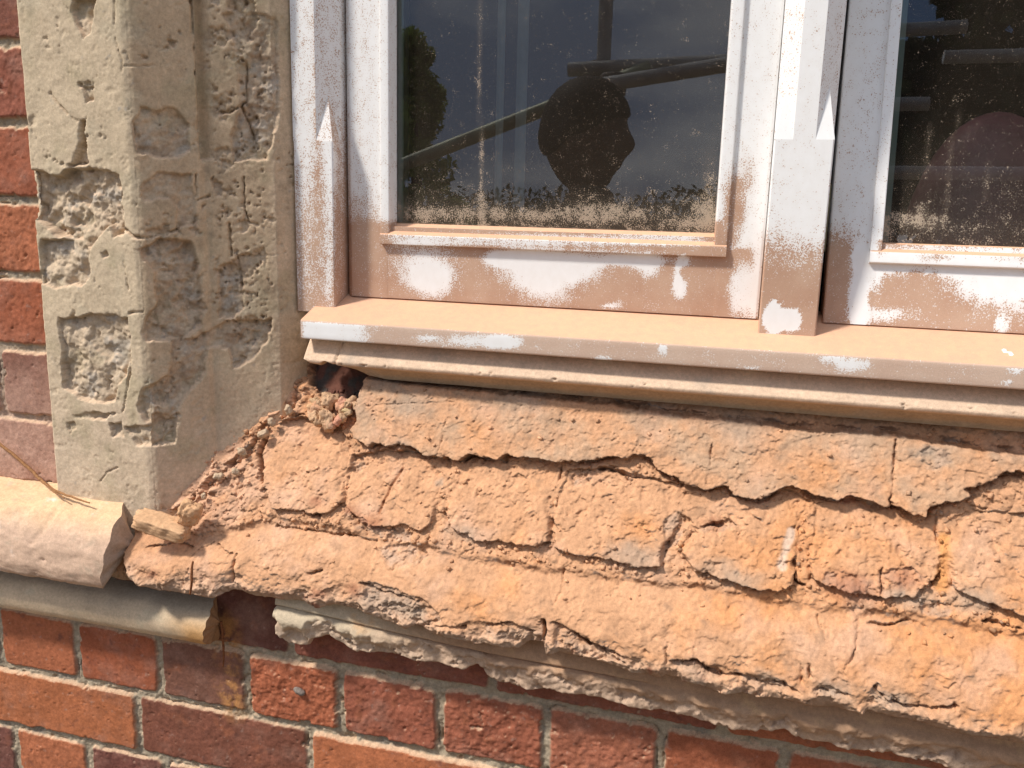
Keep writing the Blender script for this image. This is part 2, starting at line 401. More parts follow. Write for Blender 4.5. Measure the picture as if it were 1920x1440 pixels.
wall_grid(spaced((-2.2, -1.0, .02), (-1.0, -.80, .005), (-.80, -.68, .0013)), spaced((-.37, .23, .0014), (.23, .9, .01)))
wall_grid(spaced((-2.2, -1.1, .02), (-1.1, -.90, .005), (-.90, .30, .00135), (.30, .6, .006), (.6, 2.2, .02)), spaced((GZ, -.80, .02), (-.80, -.68, .004), (-.68, -.37, .0013)))
bw.grid(np.stack([*np.broadcast_arrays(*np.meshgrid(np.array([.62, 2.2]), [0.0])), np.zeros((1, 2))], -1)) if False else None
wall_grid(spaced((.66, 2.2, .02)), spaced((-.37, .9, .01)))
wall = bw.build('brick_wall', M_BRICK)
tag(wall, 'weathered red brick wall with pale mortar joints, behind the stonework and under the sill', 'wall')
pb = bpy.data.meshes.new('pebble')
def lump(name, loc, size, mat, seed, parent=None, rot=(0, 0, 0), col=None, detail=26, rough=.35, box=.0):
    u = np.linspace(0, math.pi, detail); v = np.linspace(0, 2*math.pi, detail*2)
    U, V = np.meshgrid(u, v, indexing='ij')
    D = np.stack([np.sin(U)*np.cos(V), np.sin(U)*np.sin(V), np.cos(U)], -1)
    if box: D = D/np.maximum(np.abs(D).max(-1, keepdims=True)**box, 1e-3)
    Dn = D*np.array(size)/np.mean(size)+seed*3.1
    rr = 1+rough*(.8*fbm(Dn, .9, 5, .6, seed)+.35*flakes(Dn, .9, seed+2, 2.)+.16*fbm(Dn, .25, 3, .55, seed+1))-.30*rough*(worley(Dn, .8, seed)[0]-.4)
    rr[:, -1] = rr[:, 0]
    P = D*rr[..., None]*np.array(size)
    R_ = np.array(Matrix.Rotation(rot[2], 3, 'Z') @ Matrix.Rotation(rot[1], 3, 'Y') @ Matrix.Rotation(rot[0], 3, 'X'))
    P = P @ R_.T
    c = None
    if col is not None:
        c = np.ones(P.shape)*np.array(col)*(1+.25*fbm(P, .004, 3, .6, seed))[..., None]
    b = MB(); b.grid(P, c); o = b.build(name, mat, parent); o.location = loc; return o
lump('pebble', tuple(at(561, 1296, -.002)), (.0075, .004, .0036), M_PEB, 3, wall, (0, .35, 0), None, 20, .2)

# ================================================================== SLOPING BRICK SILL
T0, TY, TZ, ANG = 0., .075, -.175, rad(58.5)
DN = np.array([0, -math.cos(ANG), -math.sin(ANG)]); NM = np.array([0, -math.sin(ANG), math.cos(ANG)]); P0 = np.array([0, TY, TZ])
def sl(pts):
    q = on_plane(np.array(pts, float), P0, NM); return np.stack([q[:, 0], (q-P0) @ DN], -1)
SLAB = sl(pp((682, 698), (740, 707), (860, 717), (1000, 733), (1180, 752), (1260, 767), (1420, 780), (1480, 794), (1660, 801), (1700, 806), (1790, 822), (1850, 836), (2100, 850), (2300, 880), (2300, 935), (2080, 905))
          + z5((1920, 790), (1850, 780), (1780, 825), (1710, 850), (1668, 858), (1690, 890), (1600, 915), (1505, 945), (1490, 985), (1420, 965), (1345, 930), (1310, 940), (1240, 910), (1150, 895), (1100, 905), (1000, 890), (960, 870), (890, 850), (835, 868), (740, 915), (640, 882), (625, 848), (520, 862), (430, 840), (380, 800), (300, 770), (280, 722), (210, 708), (180, 728), (100, 722), (0, 735))
          + pp((1085, 858), (1040, 858), (950, 842), (940, 855), (905, 848), (880, 842), (862, 855), (820, 848), (790, 845), (775, 830), (745, 824), (728, 828), (715, 822), (690, 828), (655, 802), (668, 778), (664, 748), (676, 722)))
BRK = [
    (pp((500, 790), (560, 772), (625, 790), (650, 820), (648, 865), (635, 900), (640, 935), (618, 952), (596, 957), (509, 946), (490, 905), (485, 850), (487, 815)), -.003),
    (z4((345, 925), (440, 905), (540, 885), (740, 895), (790, 928), (900, 938), (912, 990), (835, 1110), (822, 1200), (797, 1310), (735, 1350), (640, 1312), (560, 1322), (480, 1322), (385, 1292), (312, 1215), (315, 1050)), -.0035),
    (z4((970, 922), (1090, 912), (1200, 950), (1520, 950), (1500, 1060), (1440, 1200), (1468, 1290), (1462, 1402), (1395, 1432), (1250, 1408), (1050, 1397), (905, 1325), (880, 1240), (905, 1150), (960, 1030)), -.001),
    (pp((1060, 876), (1130, 868), (1200, 885), (1281, 900), (1283, 950), (1262, 1000), (1243, 1014), (1239, 1053), (1215, 1058), (1143, 1044), (1060, 1030), (1040, 1020), (1037, 975), (1045, 920)), -.001),
    (z5((440, 890), (630, 885), (750, 915), (850, 862), (935, 880), (990, 920), (955, 985), (925, 1040), (917, 1290), (840, 1312), (700, 1292), (560, 1242), (470, 1212), (420, 1150), (490, 1040), (400, 960)), -.0005),
    (z5((1005, 930), (1130, 905), (1280, 930), (1340, 930), (1490, 970), (1550, 975), (1546, 1070), (1560, 1180), (1540, 1262), (1440, 1342), (1290, 1332), (1150, 1322), (1000, 1262), (985, 1180), (1002, 1000)), -.0025),
    (z7((1572, 165), (1700, 135), (1920, 150), (2300, 200), (2300, 720), (1925, 650), (1810, 610), (1660, 562), (1580, 520), (1562, 300)), -.001)]
NOSE = sl(pp((200, 1078), (226, 1082)) + z3((610, 585), (700, 602), (780, 610), (900, 632), (960, 642), (1010, 612), (1060, 596), (1130, 622), (1240, 640), (1390, 652), (1440, 690), (1520, 668))
          + z6((0, 622), (60, 640), (100, 662), (200, 692), (290, 738), (345, 715), (380, 722), (415, 750), (430, 764), (560, 792), (650, 812), (690, 806), (760, 832), (860, 832), (930, 792), (998, 800), (1005, 866), (1030, 868), (1070, 850), (1160, 872), (1290, 902), (1320, 912), (1370, 925), (1440, 962), (1500, 962), (1590, 982), (1620, 970), (1700, 988))
          + z7((140, 990), (300, 1022), (430, 1072), (520, 1062), (600, 1082), (780, 1102), (830, 1128), (1000, 1132), (1060, 1155), (1120, 1172), (1150, 1152), (1340, 1192), (1450, 1218), (1600, 1262), (1780, 1292), (1920, 1312), (2300, 1380), (4000, 1650)))
CRK = [  # (points, half width, depth)
    (pp((485, 820), (480, 850), (484, 895)), .0022, .022), (z3((660, 400), (740, 390), (800, 372), (880, 410), (900, 412), (970, 380)), .0007, .006),
    (z3((990, 385), (1070, 425)), .0009, .006), (z3((1090, 420), (1075, 500), (1060, 560)), .0012, .008), (z3((860, 520), (885, 440), (900, 412)), .0005, .004),
    (z3((1260, 300), (1340, 312), (1500, 330), (1640, 350), (1730, 372)), .0009, .007), (z3((1110, 200), (1130, 280)), .0008, .004),
    (z4((360, 780), (400, 850), (430, 860)), .001, .006), (z4((900, 680), (870, 820), (850, 900)), .0006, .0025), (z4((450, 635), (600, 620), (760, 618), (940, 612)), .0009, .0022),
    (z4((1740, 990), (1850, 1010), (1920, 1060)), .0011, .008), (z4((625, 995), (560, 1100), (525, 1190), (505, 1240)), .0011, .006),
    (z5((553, 655), (545, 745)), .0010, .0045), (z5((540, 765), (528, 825)), .0008, .0035), (z5((1358, 640), (1350, 760), (1340, 925)), .0013, .007),
    (z5((50, 768), (130, 790), (200, 815), (270, 822)), .0011, .008), (z5((1303, 1210), (1295, 1310)), .0009, .006), (z5((410, 1150), (470, 1080)), .001, .004),
    (z5((740, 560), (880, 598)), .0009, .004), (z5((720, 975), (790, 1035)), .0009, .004), (z5((505, 1030), (600, 1020)), .0016, .008),
    (z6((1110, 430), (1090, 540), (1060, 600)), .0009, .004), (z6((1012, 680), (1005, 790)), .0016, .010), (z6((1060, 692), (1150, 730), (1230, 800), (1330, 840), (1420, 880)), .0018, .009),
    (z6((720, 705), (850, 690), (960, 740)), .0013, .006), (z6((390, 720), (520, 715), (610, 720)), .0011, .006), (z6((90, 490), (190, 545), (300, 560), (390, 600)), .0012, .006),
    (z7((135, 780), (132, 900)), .0010, .006), (z7((150, 890), (280, 885), (330, 930), (420, 965)), .0016, .009), (z7((470, 960), (600, 995), (720, 1005), (800, 1050)), .0018, .008),
    (z7((806, 900), (812, 990)), .0016, .010), (z7((845, 900), (850, 960)), .0012, .008), (z7((880, 1030), (960, 1060), (1040, 1060)), .0016, .007), (z7((1170, 1010), (1240, 1090), (1330, 1120), (1470, 1130), (1590, 1110)), .0016, .008),
    (z7((1150, 700), (1250, 720), (1340, 690)), .0011, .008), (z7((1350, 690), (1440, 730)), .001, .006), (z7((1730, 690), (1800, 700), (1920, 730)), .0014, .01),
    (z7((780, 385), (782, 480), (830, 510)), .0018, .012), (z7((1500, 130), (1496, 300)), .0010, .006), (z7((890, 670), (930, 770)), .0008, .003), (z7((1510, 1000), (1545, 1025), (1580, 990)), .0008, .003),
    (z7((1080, 640), (1110, 700), (1090, 800), (1060, 890), (1020, 940)), .001, .003), (z3((1490, 500), (1440, 520)), .0024, .01), (z3((700, 1240), (705, 1245)), .002, .005)]
RED = [(z3((1250, 632))[0], .016, .006), (z3((1480, 612))[0], .013, .010), (z4((345, 1225))[0], .014, .012), (z4((470, 1290))[0], .018, .008), (z5((1150, 1290))[0], .030, .012), (z5((1160, 910))[0], .011, .006),
       (z5((1400, 1250))[0], .02, .008), (z3((690, 520))[0], .012, .008), (z6((60, 530))[0], .016, .012), (z4((160, 1175))[0], .012, .01), (z4((300, 730))[0], .018, .008), (z5((560, 1020))[0], .014, .008), (z4((1430, 1330))[0], .006, .02)]
GREYP = [(z6((200, 600))[0], .05, .022), (z6((320, 660))[0], .03, .018), (z6((250, 240))[0], .016, .014), (z6((600, 250))[0], .03, .008), (z7((650, 980))[0], .03, .006), (z7((950, 1030))[0], .03, .005), (z7((1280, 1090))[0], .03, .006), (z4((560, 520))[0], .03, .008),
         (z5((1480, 690))[0], .022, .012), (z5((650, 1250))[0], .05, .006), (z5((200, 1160))[0], .05, .005), (z7((1700, 590))[0], .04, .007), (z4((830, 1080))[0], .014, .018), (z4((700, 620))[0], .05, .005), (z4((1330, 610))[0], .04, .006), (z7((1380, 580))[0], .03, .008), (z5((680, 590))[0], .05, .006)]
BITES = [(z6((90, 480), (200, 500), (390, 560), (480, 640), (500, 690), (400, 720), (290, 700), (190, 640), (120, 590)), .006), (z6((700, 700), (850, 690), (960, 730), (960, 790), (850, 800), (720, 780)), .006),
         (z6((1060, 690), (1150, 730), (1330, 840), (1420, 900), (1300, 890), (1150, 840), (1060, 820)), .008), (z7((150, 880), (290, 870), (420, 960), (400, 985), (250, 930), (160, 920)), .006), (z7((470, 950), (600, 960), (720, 1000), (770, 1045), (620, 1035), (500, 990)), .006),
         (z7((880, 1020), (960, 1010), (1030, 1050), (1020, 1072), (900, 1062)), .005), (z7((1180, 990), (1260, 1040), (1330, 1110), (1400, 1145), (1240, 1125), (1160, 1050)), .006), (z5((1050, 1220), (1200, 1240), (1290, 1230), (1440, 1200), (1490, 1260), (1400, 1335), (1290, 1335), (1150, 1315), (1030, 1265)), .004),
         (z5((490, 1040), (560, 1008), (640, 1000), (670, 1030), (580, 1062), (520, 1062)), .007), (z5((1440, 690), (1520, 650), (1600, 690), (1610, 740), (1520, 770), (1450, 750)), .003), (z5((330, 1000), (410, 940), (440, 1010), (410, 1120), (340, 1130)), .004),
         (z4((330, 930), (400, 900), (420, 1000), (350, 1030)), .004), (z4((1560, 1040), (1680, 1010), (1690, 1070), (1600, 1100)), .003), (z7((1400, 580), (1600, 600), (1560, 680), (1420, 660)), .004), (z6((150, 330), (330, 300), (420, 350), (380, 400), (240, 440)), .004), (z3((1560, 180), (1750, 300), (1900, 330), (1900, 380), (1700, 350), (1580, 260)), .004)]
def sill_field(X, T):
    P = X[..., None]*np.array([1., 0, 0])+P0+T[..., None]*DN
    UVr = np.stack([X, T], -1)
    wv = np.stack([fbm(P, .012, 5, .66, 21), fbm(P, .012, 5, .66, 22)], -1)*.0052
    UV = UVr+wv
    te = np.interp(X, NOSE[:, 0], NOSE[:, 1])
    lowf = fbm(P, .05, 3, .5, 23); mid = fbm(P, .016, 4, .55, 24); fine = fbm(P, .0045, 4, .6, 25)
    wd1, wd2, wid = worley(P+.003*wv[..., :1], .008, 3)
    crumb = (1-wd1)*.5+wid*.5
    # bed: crumbly mortar between the bricks, filling up towards the nose course
    fmod = .25+1.2*sst(-.15, .4, fbm(P, .03, 3, .5, 29.7)); fk = flakes(P, .030, 29); fk2 = flakes(P*np.array([1, 1, 1.5]), .013, 29.5, 2.5)
    w4 = worley(P+.002*wv[..., :1], .0042, 5); h = -.0085+.0035*lowf+.0035*mid+.0055*(crumb-.5)+.0028*((1-w4[0])*.5+w4[2]*.5-.5)+.0012*fine
    reg = np.zeros(X.shape, int)
    # nose course
    mid_b = sl(pp((225, 985), (330, 1000), (430, 985), (520, 968), (640, 985), (780, 1018), (900, 1042), (1030, 1062), (1130, 1072), (1240, 1092), (1300, 1090), (1400, 1110), (1560, 1135), (1760, 1150), (1920, 1185), (2300, 1270), (4000, 1560)))
    tm = np.interp(X, mid_b[:, 0], mid_b[:, 1])+.004*fbm(P, .02, 3, .5, 26)
    dn = T-tm
    hn = -.0125+.0120*sst(.0, .034, T-tm)+.0022*lowf+.0018*mid+.0010*fine+.0030*fk+.0018*fk2*fmod+.0008*(crumb-.5)*sst(.3, -.2, lowf)
    wn_ = sst(-.004, .006, dn)
    h = h*(1-wn_)+hn*wn_
    # ragged lower zone of the nose: broken brick ends and mortar
    d_e = te-T
    rag = sst(.030, .004, d_e+.012*fbm(P, .03, 3, .5, 27))
    h = h+rag*(-.0050+.0070*fbm(P, .022, 4, .52, 28)+.0060*flakes(P, .020, 28.5, 2.)+.0012*fine)
    h = h-.012*sst(.012, -.004, d_e)**2
    cell_red = np.zeros(X.shape)
    for k, (poly, hb) in enumerate(BRK):
        s_ = poly_sd(UV, sl(poly), .03)
        w_ = sst(-.0006, .0016, s_)
        c_ = sl(poly).mean(0)
        hf = hb-.0035+(T-c_[1])*.17+.0014*lowf+.0020*mid+.0012*fine+.0042*fk+.0030*fk2*fmod-.0022*sst(.006, 0., s_)**2*sst(-.3, .3, lowf)+(X-c_[0])*(.03*(_r3[k*7+3, 0]-.5))+(T-c_[1])*(.05*(_r3[k*7+5, 1]-.2))
        hf = hf-.0022*sst(.15, .55, fbm(P, .011, 3, .5, 30+k))
        h = h*(1-w_)+hf*w_
        h = h-.0055*np.exp(-((s_+.0020)/.0014)**2)*sst(.1, .45, fbm(P, .022, 3, .6, 60+k))
        cell_red = np.maximum(cell_red, w_)
        reg[s_ > -.001] = 1
    s_ = poly_sd(UV, SLAB, .03); w_ = sst(-.0004, .0016, s_)
    hs = .0062+.0014*lowf+.0014*mid+.0010*fine+.0026*fk+.0018*fk2*fmod-.0016*sst(.007, 0., s_)**2*sst(-.3, .3, lowf)-.008*sst(-.001, -.008, T)
    hs = hs-.0012*sst(.12, .2, mid)
    # patch lines between the chiselled stones of the capping layer
    h = h-.0055*np.exp(-((s_+.0022)/.0016)**2)*sst(-.35, .15, fbm(P, .03, 2, .5, 70))
    h = h*(1-w_)+hs*w_; reg[s_ > -.0005] = 2
    slab_w = w_
    bite_m = np.zeros(X.shape)
    for k, (poly, dp) in enumerate(BITES):
        s_ = poly_sd(UV, sl(poly), .03); w_ = sst(-.0008, .0018, s_)
        h = h-w_*(dp*(.7+.6*lowf)+.0045*fbm(P, .012, 5, .62, 150+k)+.0040*flakes(P, .010, 170+k, 2.)); bite_m = np.maximum(bite_m, w_)
    # hollow in the corner beside the jamb, where a brick is gone
    hol = poly_sd(UV, sl(pp((566, 650), (690, 668), (684, 704), (668, 745), (640, 748), (610, 742), (590, 735), (572, 715))), .03)
    wh = sst(-.001, .004, hol)
    h = h*(1-wh)+wh*(-.024+.0022*mid+.0008*fine); reg[hol > 0] = 0
    ck_m = np.zeros(X.shape)
    for pts, hw, dp in CRK:
        h, e = crack(h, UVr+wv*.75, sl(pts), hw, dp, P, hw*1e4+dp*1e3); ck_m = np.maximum(ck_m, e)
    # crack along the foot of the stone jamb
    jl = sl(pp((235, 966), (300, 966), (345, 944), (385, 902), (432, 862), (470, 825), (482, 800), (525, 768), (548, 740), (562, 700), (574, 660)))
    d = line_d(UVr+wv, jl, .03); e = np.exp(-((d+.004*fbm(P, .01, 4, .6, 73)-.002)/.0030)**2)
    h = h-.012*e*sst(-.45, .2, fbm(P, .03, 3, .5, 71))
    fil = sst(.015, .006, d+.006*fbm(P, .012, 4, .6, 72))*(1-wh)
    h = h+fil*(.003+.004*mid+.0035*(crumb-.5)+.0015*fine)*(1-.7*e)
    # left end, broken off against the moulded course
    lf = sl(pp((262, 930), (243, 985), (226, 1030), (232, 1072), (236, 1110)))
    xl = np.interp(T, lf[:, 1], lf[:, 0]); h = h-.030*sst(.0015, -.003, X-xl+.002*wv[..., 0]/.002)
    # small pits
    p1 = worley(P, .014, 9)[0]; h = h-.0024*sst(.16, .05, p1)*sst(-.2, .2, lowf)
    # ---- colour of the material: brick, mortar, stone under brick dust
    base = np.ones(X.shape+(3,))*np.array([.57, .312, .172])
    base = mixc(base, (.61, .27, .105), .72*sst(-.05, .5, fbm(P, .07, 4, .55, 41)+.55*sst(-.3, .2, X)*sst(.05, .2, T)-.15))
    base = mixc(base, (.58, .365, .25), .6*sst(.0, .5, fbm(P, .06, 4, .55, 42)+.35*sst(-.3, -.55, X)))
    base = mixc(base, (.34, .20, .12), .75*sst(.10, .5, fbm(P, .016, 5, .65, 43)))
    base = mixc(base, (.40, .295, .205), .60*slab_w*sst(-.3, .4, fbm(P, .03, 4, .6, 44)))
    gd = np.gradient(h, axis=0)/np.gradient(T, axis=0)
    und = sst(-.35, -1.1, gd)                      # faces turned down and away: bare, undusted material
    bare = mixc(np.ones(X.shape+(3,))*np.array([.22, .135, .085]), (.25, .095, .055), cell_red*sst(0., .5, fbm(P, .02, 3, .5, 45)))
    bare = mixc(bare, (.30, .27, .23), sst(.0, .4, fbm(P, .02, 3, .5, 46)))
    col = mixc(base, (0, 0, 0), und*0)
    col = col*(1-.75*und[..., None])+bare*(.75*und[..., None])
    col = mixc(col, (.40, .30, .23), .55*bite_m*sst(-.3, .3, fbm(P, .015, 4, .6, 53)))
    col = col*(1+.20*fbm(P, .0045, 4, .65, 54)+.16*fbm(P, .02, 4, .6, 55))[..., None]
    for px, r_, amt in RED:
        q = sl([px])[0]; d = np.hypot(X-q[0], (T-q[1])*1.6)+.010*fbm(P, .012, 4, .6, 47)
        col = mixc(col, (.34, .13, .07), .62*sst(r_*1.2, r_*.2, d+.012*np.abs(fbm(P, .006, 4, .6, 56))))
    for px, r_, amt in GREYP:
        q = sl([px])[0]; d = np.hypot(X-q[0], (T-q[1])*1.9)+.016*fbm(P, .014, 4, .6, 48)
        col = mixc(col, (.35, .28, .215), .6*sst(r_*.9, r_*.1, d))
        h = h-.25*amt*.12*sst(r_*.8, r_*.3, d)*(fbm(P, .006, 4, .6, 49))
    rg = sst(.020, .004, d_e+.010*fbm(P, .02, 3, .5, 50))
    col = mixc(col, (.49, .35, .25), .5*rg)
    col = mixc(col, (.27, .11, .065), .8*rg*sst(.25, .5, fbm(P, .022, 4, .55, 51)))
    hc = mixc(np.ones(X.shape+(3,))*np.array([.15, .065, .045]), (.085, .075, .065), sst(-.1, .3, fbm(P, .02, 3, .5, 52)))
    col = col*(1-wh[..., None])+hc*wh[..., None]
    q = line_d(UVr, sl(z7((1535, 280), (1530, 420), (1520, 520))), .03); col = mixc(col, (.62, .27, .075), .6*sst(.008, .002, q+.004*mid))
    q = line_d(UVr, sl(z4((625, 995), (560, 1100), (525, 1190), (505, 1240))), .03); col = mixc(col, (.28, .11, .05), .8*sst(.0022, .001, q))
    q = line_d(UVr, sl(z5((900, 1050), (860, 1200))), .03); col = mixc(col, (.66, .55, .45), .6*sst(.005, .001, q+.004*mid))
    return h, col, reg, te
xs = spaced((-.68, .26, .00095), (.26, .45, .0018), (.45, .70, .004))
NT, NU = 300, 14
te = np.interp(xs, NOSE[:, 0], NOSE[:, 1])
te = te+.0022*fbm(np.stack([xs, 0*xs, 0*xs], -1), .014, 4, .55, 80)
S = np.linspace(0, 1, NT)[:, None]
Tg = -.022+S*(te[None, :]+.022); Xg = np.broadcast_to(xs[None, :], Tg.shape)
h, col, reg, _ = sill_field(Xg, Tg)
Pg = Xg[..., None]*np.array([1., 0, 0])+P0+Tg[..., None]*DN+h[..., None]*NM
lip = sst(.0, .006, h)*0
# capping layer and bricks lean slightly over what lies below them
Pg = Pg+np.array([0, 0, -1.])*(np.clip(h+.012, 0, .022)*.45)[..., None]
# underside of the nose, running back to the wall
edge = Pg[-1]; K = np.linspace(0, 1, NU)[1:, None, None]
tgt = np.stack([xs, np.full_like(xs, .004), edge[:, 2]+.010], -1)
und = edge[None]*(1-K)+tgt[None]*K
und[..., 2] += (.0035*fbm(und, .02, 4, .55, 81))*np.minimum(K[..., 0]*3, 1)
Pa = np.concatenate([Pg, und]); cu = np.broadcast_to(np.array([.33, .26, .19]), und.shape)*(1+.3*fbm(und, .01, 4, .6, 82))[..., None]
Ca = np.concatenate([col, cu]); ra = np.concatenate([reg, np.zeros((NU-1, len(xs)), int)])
tm_row = np.concatenate([Tg, np.tile(te+.1, (NU-1, 1))])
sill_thing = empty('brick_sill', (0, 0, -.39)); sill_thing.location = (0, 0, 0)
tag(sill_thing, 'eroded sloping brick sill thick with orange dust, below the white window', 'sill')
rq = np.maximum.reduce([ra[:-1, :-1], ra[1:, :-1], ra[:-1, 1:], ra[1:, 1:]])
for name, k in (('nose_course', 0), ('brick_course', 1), ('capping_layer', 2)):
    b = MB(); b.grid(Pa, Ca, keep=(rq == k), flip=True)
    o = b.build(name, M_SILL, sill_thing)
    bpy.context.view_layer.update()
# loose grit and powder lying in the joints of the sill: past counting
gr = np.random.RandomState(12)
inj = (reg == 0) & (Tg > .01) & (Tg < .17) & (Xg > -.56) & (Xg < .30)
dlow = h-np.roll(np.roll(h, 6, 0), 0, 1)
cand = np.argwhere(inj); pick = cand[gr.randint(0, len(cand), 850)]
anyw = np.argwhere((Tg > .0) & (Tg < .2) & (Xg > -.56) & (Xg < .30)); pick = np.concatenate([pick, anyw[gr.randint(0, len(anyw), 220)]])
base_v = np.array([(sx_, sy_, sz_) for sx_ in (-1, 1) for sy_ in (-1, 1) for sz_ in (-1, 1)], float)
base_f = [[0, 1, 3, 2], [4, 6, 7, 5], [0, 4, 5, 1], [2, 3, 7, 6], [0, 2, 6, 4], [1, 5, 7, 3]]
gb = MB()
for i_, j_ in pick:
    r_ = .0005+.0017*gr.rand()**2.6; A_ = gr.normal(size=(3, 3)); A_, _q = np.linalg.qr(A_)
    v_ = (base_v*(.55+.6*gr.rand(8, 3))*r_*np.array([1.3, 1., .8])) @ A_.T+Pg[i_, j_]+NM*r_*.25
    gb.poly(v_, base_f, None, np.clip(col[i_, j_]*(.85+.4*gr.rand()), 0, 1))
tag(gb.build('rubble', M_SILL, smooth=False), 'fine orange grit and crumbs lying in the joints of the brick sill', 'rubble', kind='stuff')
# drop unused vertices of the split sheets
import bmesh
for o in list(sill_thing.children):
    bm = bmesh.new(); bm.from_mesh(o.data)
    bmesh.ops.delete(bm, geom=[v for v in bm.verts if not v.link_faces], context='VERTS'); bm.to_mesh(o.data); bm.free()

# ================================================================== STONE JAMB
PROF = np.array([(-.7135, .012), (-.7135, -.015), (-.590, -.015), (-.541, .030), (-.479, .060), (-.463, .088), (-.463, .13)])
seg = np.linalg.norm(np.diff(PROF, axis=0), axis=1); CU = np.r_[0, np.cumsum(seg)]
def st_uv(pts):
    """photograph points -> (u along the moulding, height) on the first facet the sight line meets"""
    out = []
    for p in pts:
        best = None
        for k in range(1, 5):
            a, b = PROF[k], PROF[k+1]; d = (b-a)/np.linalg.norm(b-a)
            q = on_plane(np.array([p]), (a[0], a[1], 0), (d[1], -d[0], 0))[0]
            t = (q[:2]-a) @ d; L_ = np.linalg.norm(b-a)
            ex = max(-t, t-L_, 0)
            if best is None or ex < best[0]: best = (ex, CU[k]+np.clip(t, -.02 if k == 1 else 0, L_), q[2])
        out.append(best[1:])
    return np.array(out)
SPALL = [  # (outline, depth, roughness)
    (z1((455, 683), (470, 690), (476, 800), (492, 915), (395, 928), (436, 850), (444, 760)), .012, .35),
    (z1((400, -20), (550, -20), (520, 100), (505, 195), (470, 215), (440, 160), (400, 60)), .008, 1.0),
    (z1((170, 955), (330, 985), (370, 940), (500, 930), (580, 952), (680, 992), (690, 1200), (690, 1320), (640, 1330), (610, 1260), (500, 1390), (340, 1330), (200, 1235), (160, 1130)), .010, 1.25),
    (z1((220, 1345), (420, 1340), (500, 1400), (500, 1560), (460, 1600), (300, 1620), (230, 1600)), .006, .9),
    (z2((330, 470), (450, 466), (520, 442), (600, 446), (718, 472), (738, 680), (705, 790), (660, 850), (650, 940), (480, 930), (400, 900), (360, 870)), .007, .9),
    (z1((740, 690), (800, 605), (900, 612), (985, 610), (1060, 700), (1070, 850), (930, 888), (770, 860)), .005, .9),
    (z1((800, 1040), (900, 972), (1080, 980), (1100, 1250), (1000, 1300), (1000, 1160), (930, 1120), (800, 1120)), .004, .7),
    (z2((765, 90), (900, 20), (1080, 30), (1130, 250), (1138, 500), (1050, 572), (920, 580), (790, 570), (800, 500), (880, 400), (870, 200)), .008, 1.1),
    (z2((970, 590), (1080, 580), (1200, 530), (1290, 480), (1350, 480), (1530, 480), (1500, 600), (1420, 700), (1310, 760), (1290, 640), (1165, 640), (1150, 780), (1040, 900), (1000, 1000), (990, 1165), (880, 1185), (760, 1190), (700, 1090), (830, 1080), (770, 960), (800, 880), (960, 790)), .005, .9),
    (z1((1260, 90), (1350, 60), (1560, 100), (1580, 500), (1560, 700), (1500, 900), (1320, 900), (1300, 780), (1350, 600), (1330, 300)), .004, 1.0),
    (z1((1280, -20), (1400, -20), (1360, 80), (1280, 60)), .006, .9),
    (z2((1230, 180), (1300, 150), (1360, 200), (1370, 400), (1300, 470), (1230, 470)), .005, 1.0),
    (z2((370, 1060), (410, 1055), (425, 1100), (390, 1120)), .006, .5),
    (z2((620, 1070), (680, 1060), (690, 1130), (630, 1140)), .004, .8), (z2((520, 1000), (620, 1010), (600, 1040), (420, 1040), (400, 1020)), .004, .6),
    (z2((560, 100), (600, 90), (610, 120), (570, 125)), .003, .5), (z1((460, 490), (515, 490), (520, 560), (480, 580)), .006, .4), (z1((930, 230), (985, 235), (980, 270), (940, 265)), .005, .3), (z1((800, 315), (840, 330), (830, 350), (805, 345)), .004, .3),
    (z2((790, 560), (860, 500), (1060, 545), (1030, 590), (800, 590)), .010, .6), (z1((1130, 340), (1165, 345), (1160, 395), (1130, 390)), .006, .4), (z1((1350, 350), (1400, 345), (1390, 500), (1340, 470)), .006, .5)]
SCRK = [(z1((640, 0), (642, 180), (690, 375), (870, 372)), .0006, .003), (z1((465, 690), (462, 800), (475, 910)), .0022, .014), (z1((380, 935), (440, 915), (490, 912)), .0014, .01), (z1((1385, 340), (1383, 560), (1350, 600), (1400, 710), (1445, 840)), .0012, .007),
        (z1((1075, 0), (1090, 240), (1110, 500), (1118, 800), (1135, 895)), .0010, .006), (z1((280, 520), (320, 580), (380, 640)), .0010, .004), (z2((690, 150), (722, 310)), .0005, .003), (z1((1370, 1000), (1375, 1180), (1400, 1250), (1445, 1262)), .0011, .006),
        (z1((1240, 625), (1290, 632), (1340, 600)), .0011, .006), (z1((1110, 600), (1230, 605)), .0006, .003), (z1((1270, 200), (1300, 250), (1360, 265), (1390, 310)), .0008, .003), (z2((1350, 120), (1530, 118), (1600, 100)), .0006, .003),
        (z1((700, 1290), (760, 1335), (850, 1340), (900, 1320), (1000, 1290)), .0012, .006), (z1((1105, 980), (1100, 1130), (1180, 1100)), .0010, .005), (z1((1290, 1260), (1300, 1440)), .0014, .007), (z2((560, 1390), (600, 1340), (660, 1310)), .0005, .003),
        (z2((510, 1240), (550, 1250), (540, 1290)), .0005, .002), (z2((1340, 150), (1360, 300), (1370, 430)), .0010, .005), (z2((725, 440), (800, 435)), .001, .005), (z1((385, 400), (382, 460)), .0005, .002), (z2((690, 1000), (740, 700)), .0007, .004), (z1((400, 660), (480, 690), (495, 650)), .0006, .003)]
us = spaced((0, CU[1], .002), (CU[1], CU[-2], .0012), (CU[-2], CU[-1], .006)); zs = spaced((-.375, .215, .0013), (.215, .9, .02))
U, Z = np.meshgrid(us, zs)
bx_, by_ = np.interp(U, CU, PROF[:, 0]), np.interp(U, CU, PROF[:, 1])
P = np.stack([bx_, by_, Z], -1)
kk = np.clip(np.searchsorted(CU, us, side='right')-1, 0, len(seg)-1)
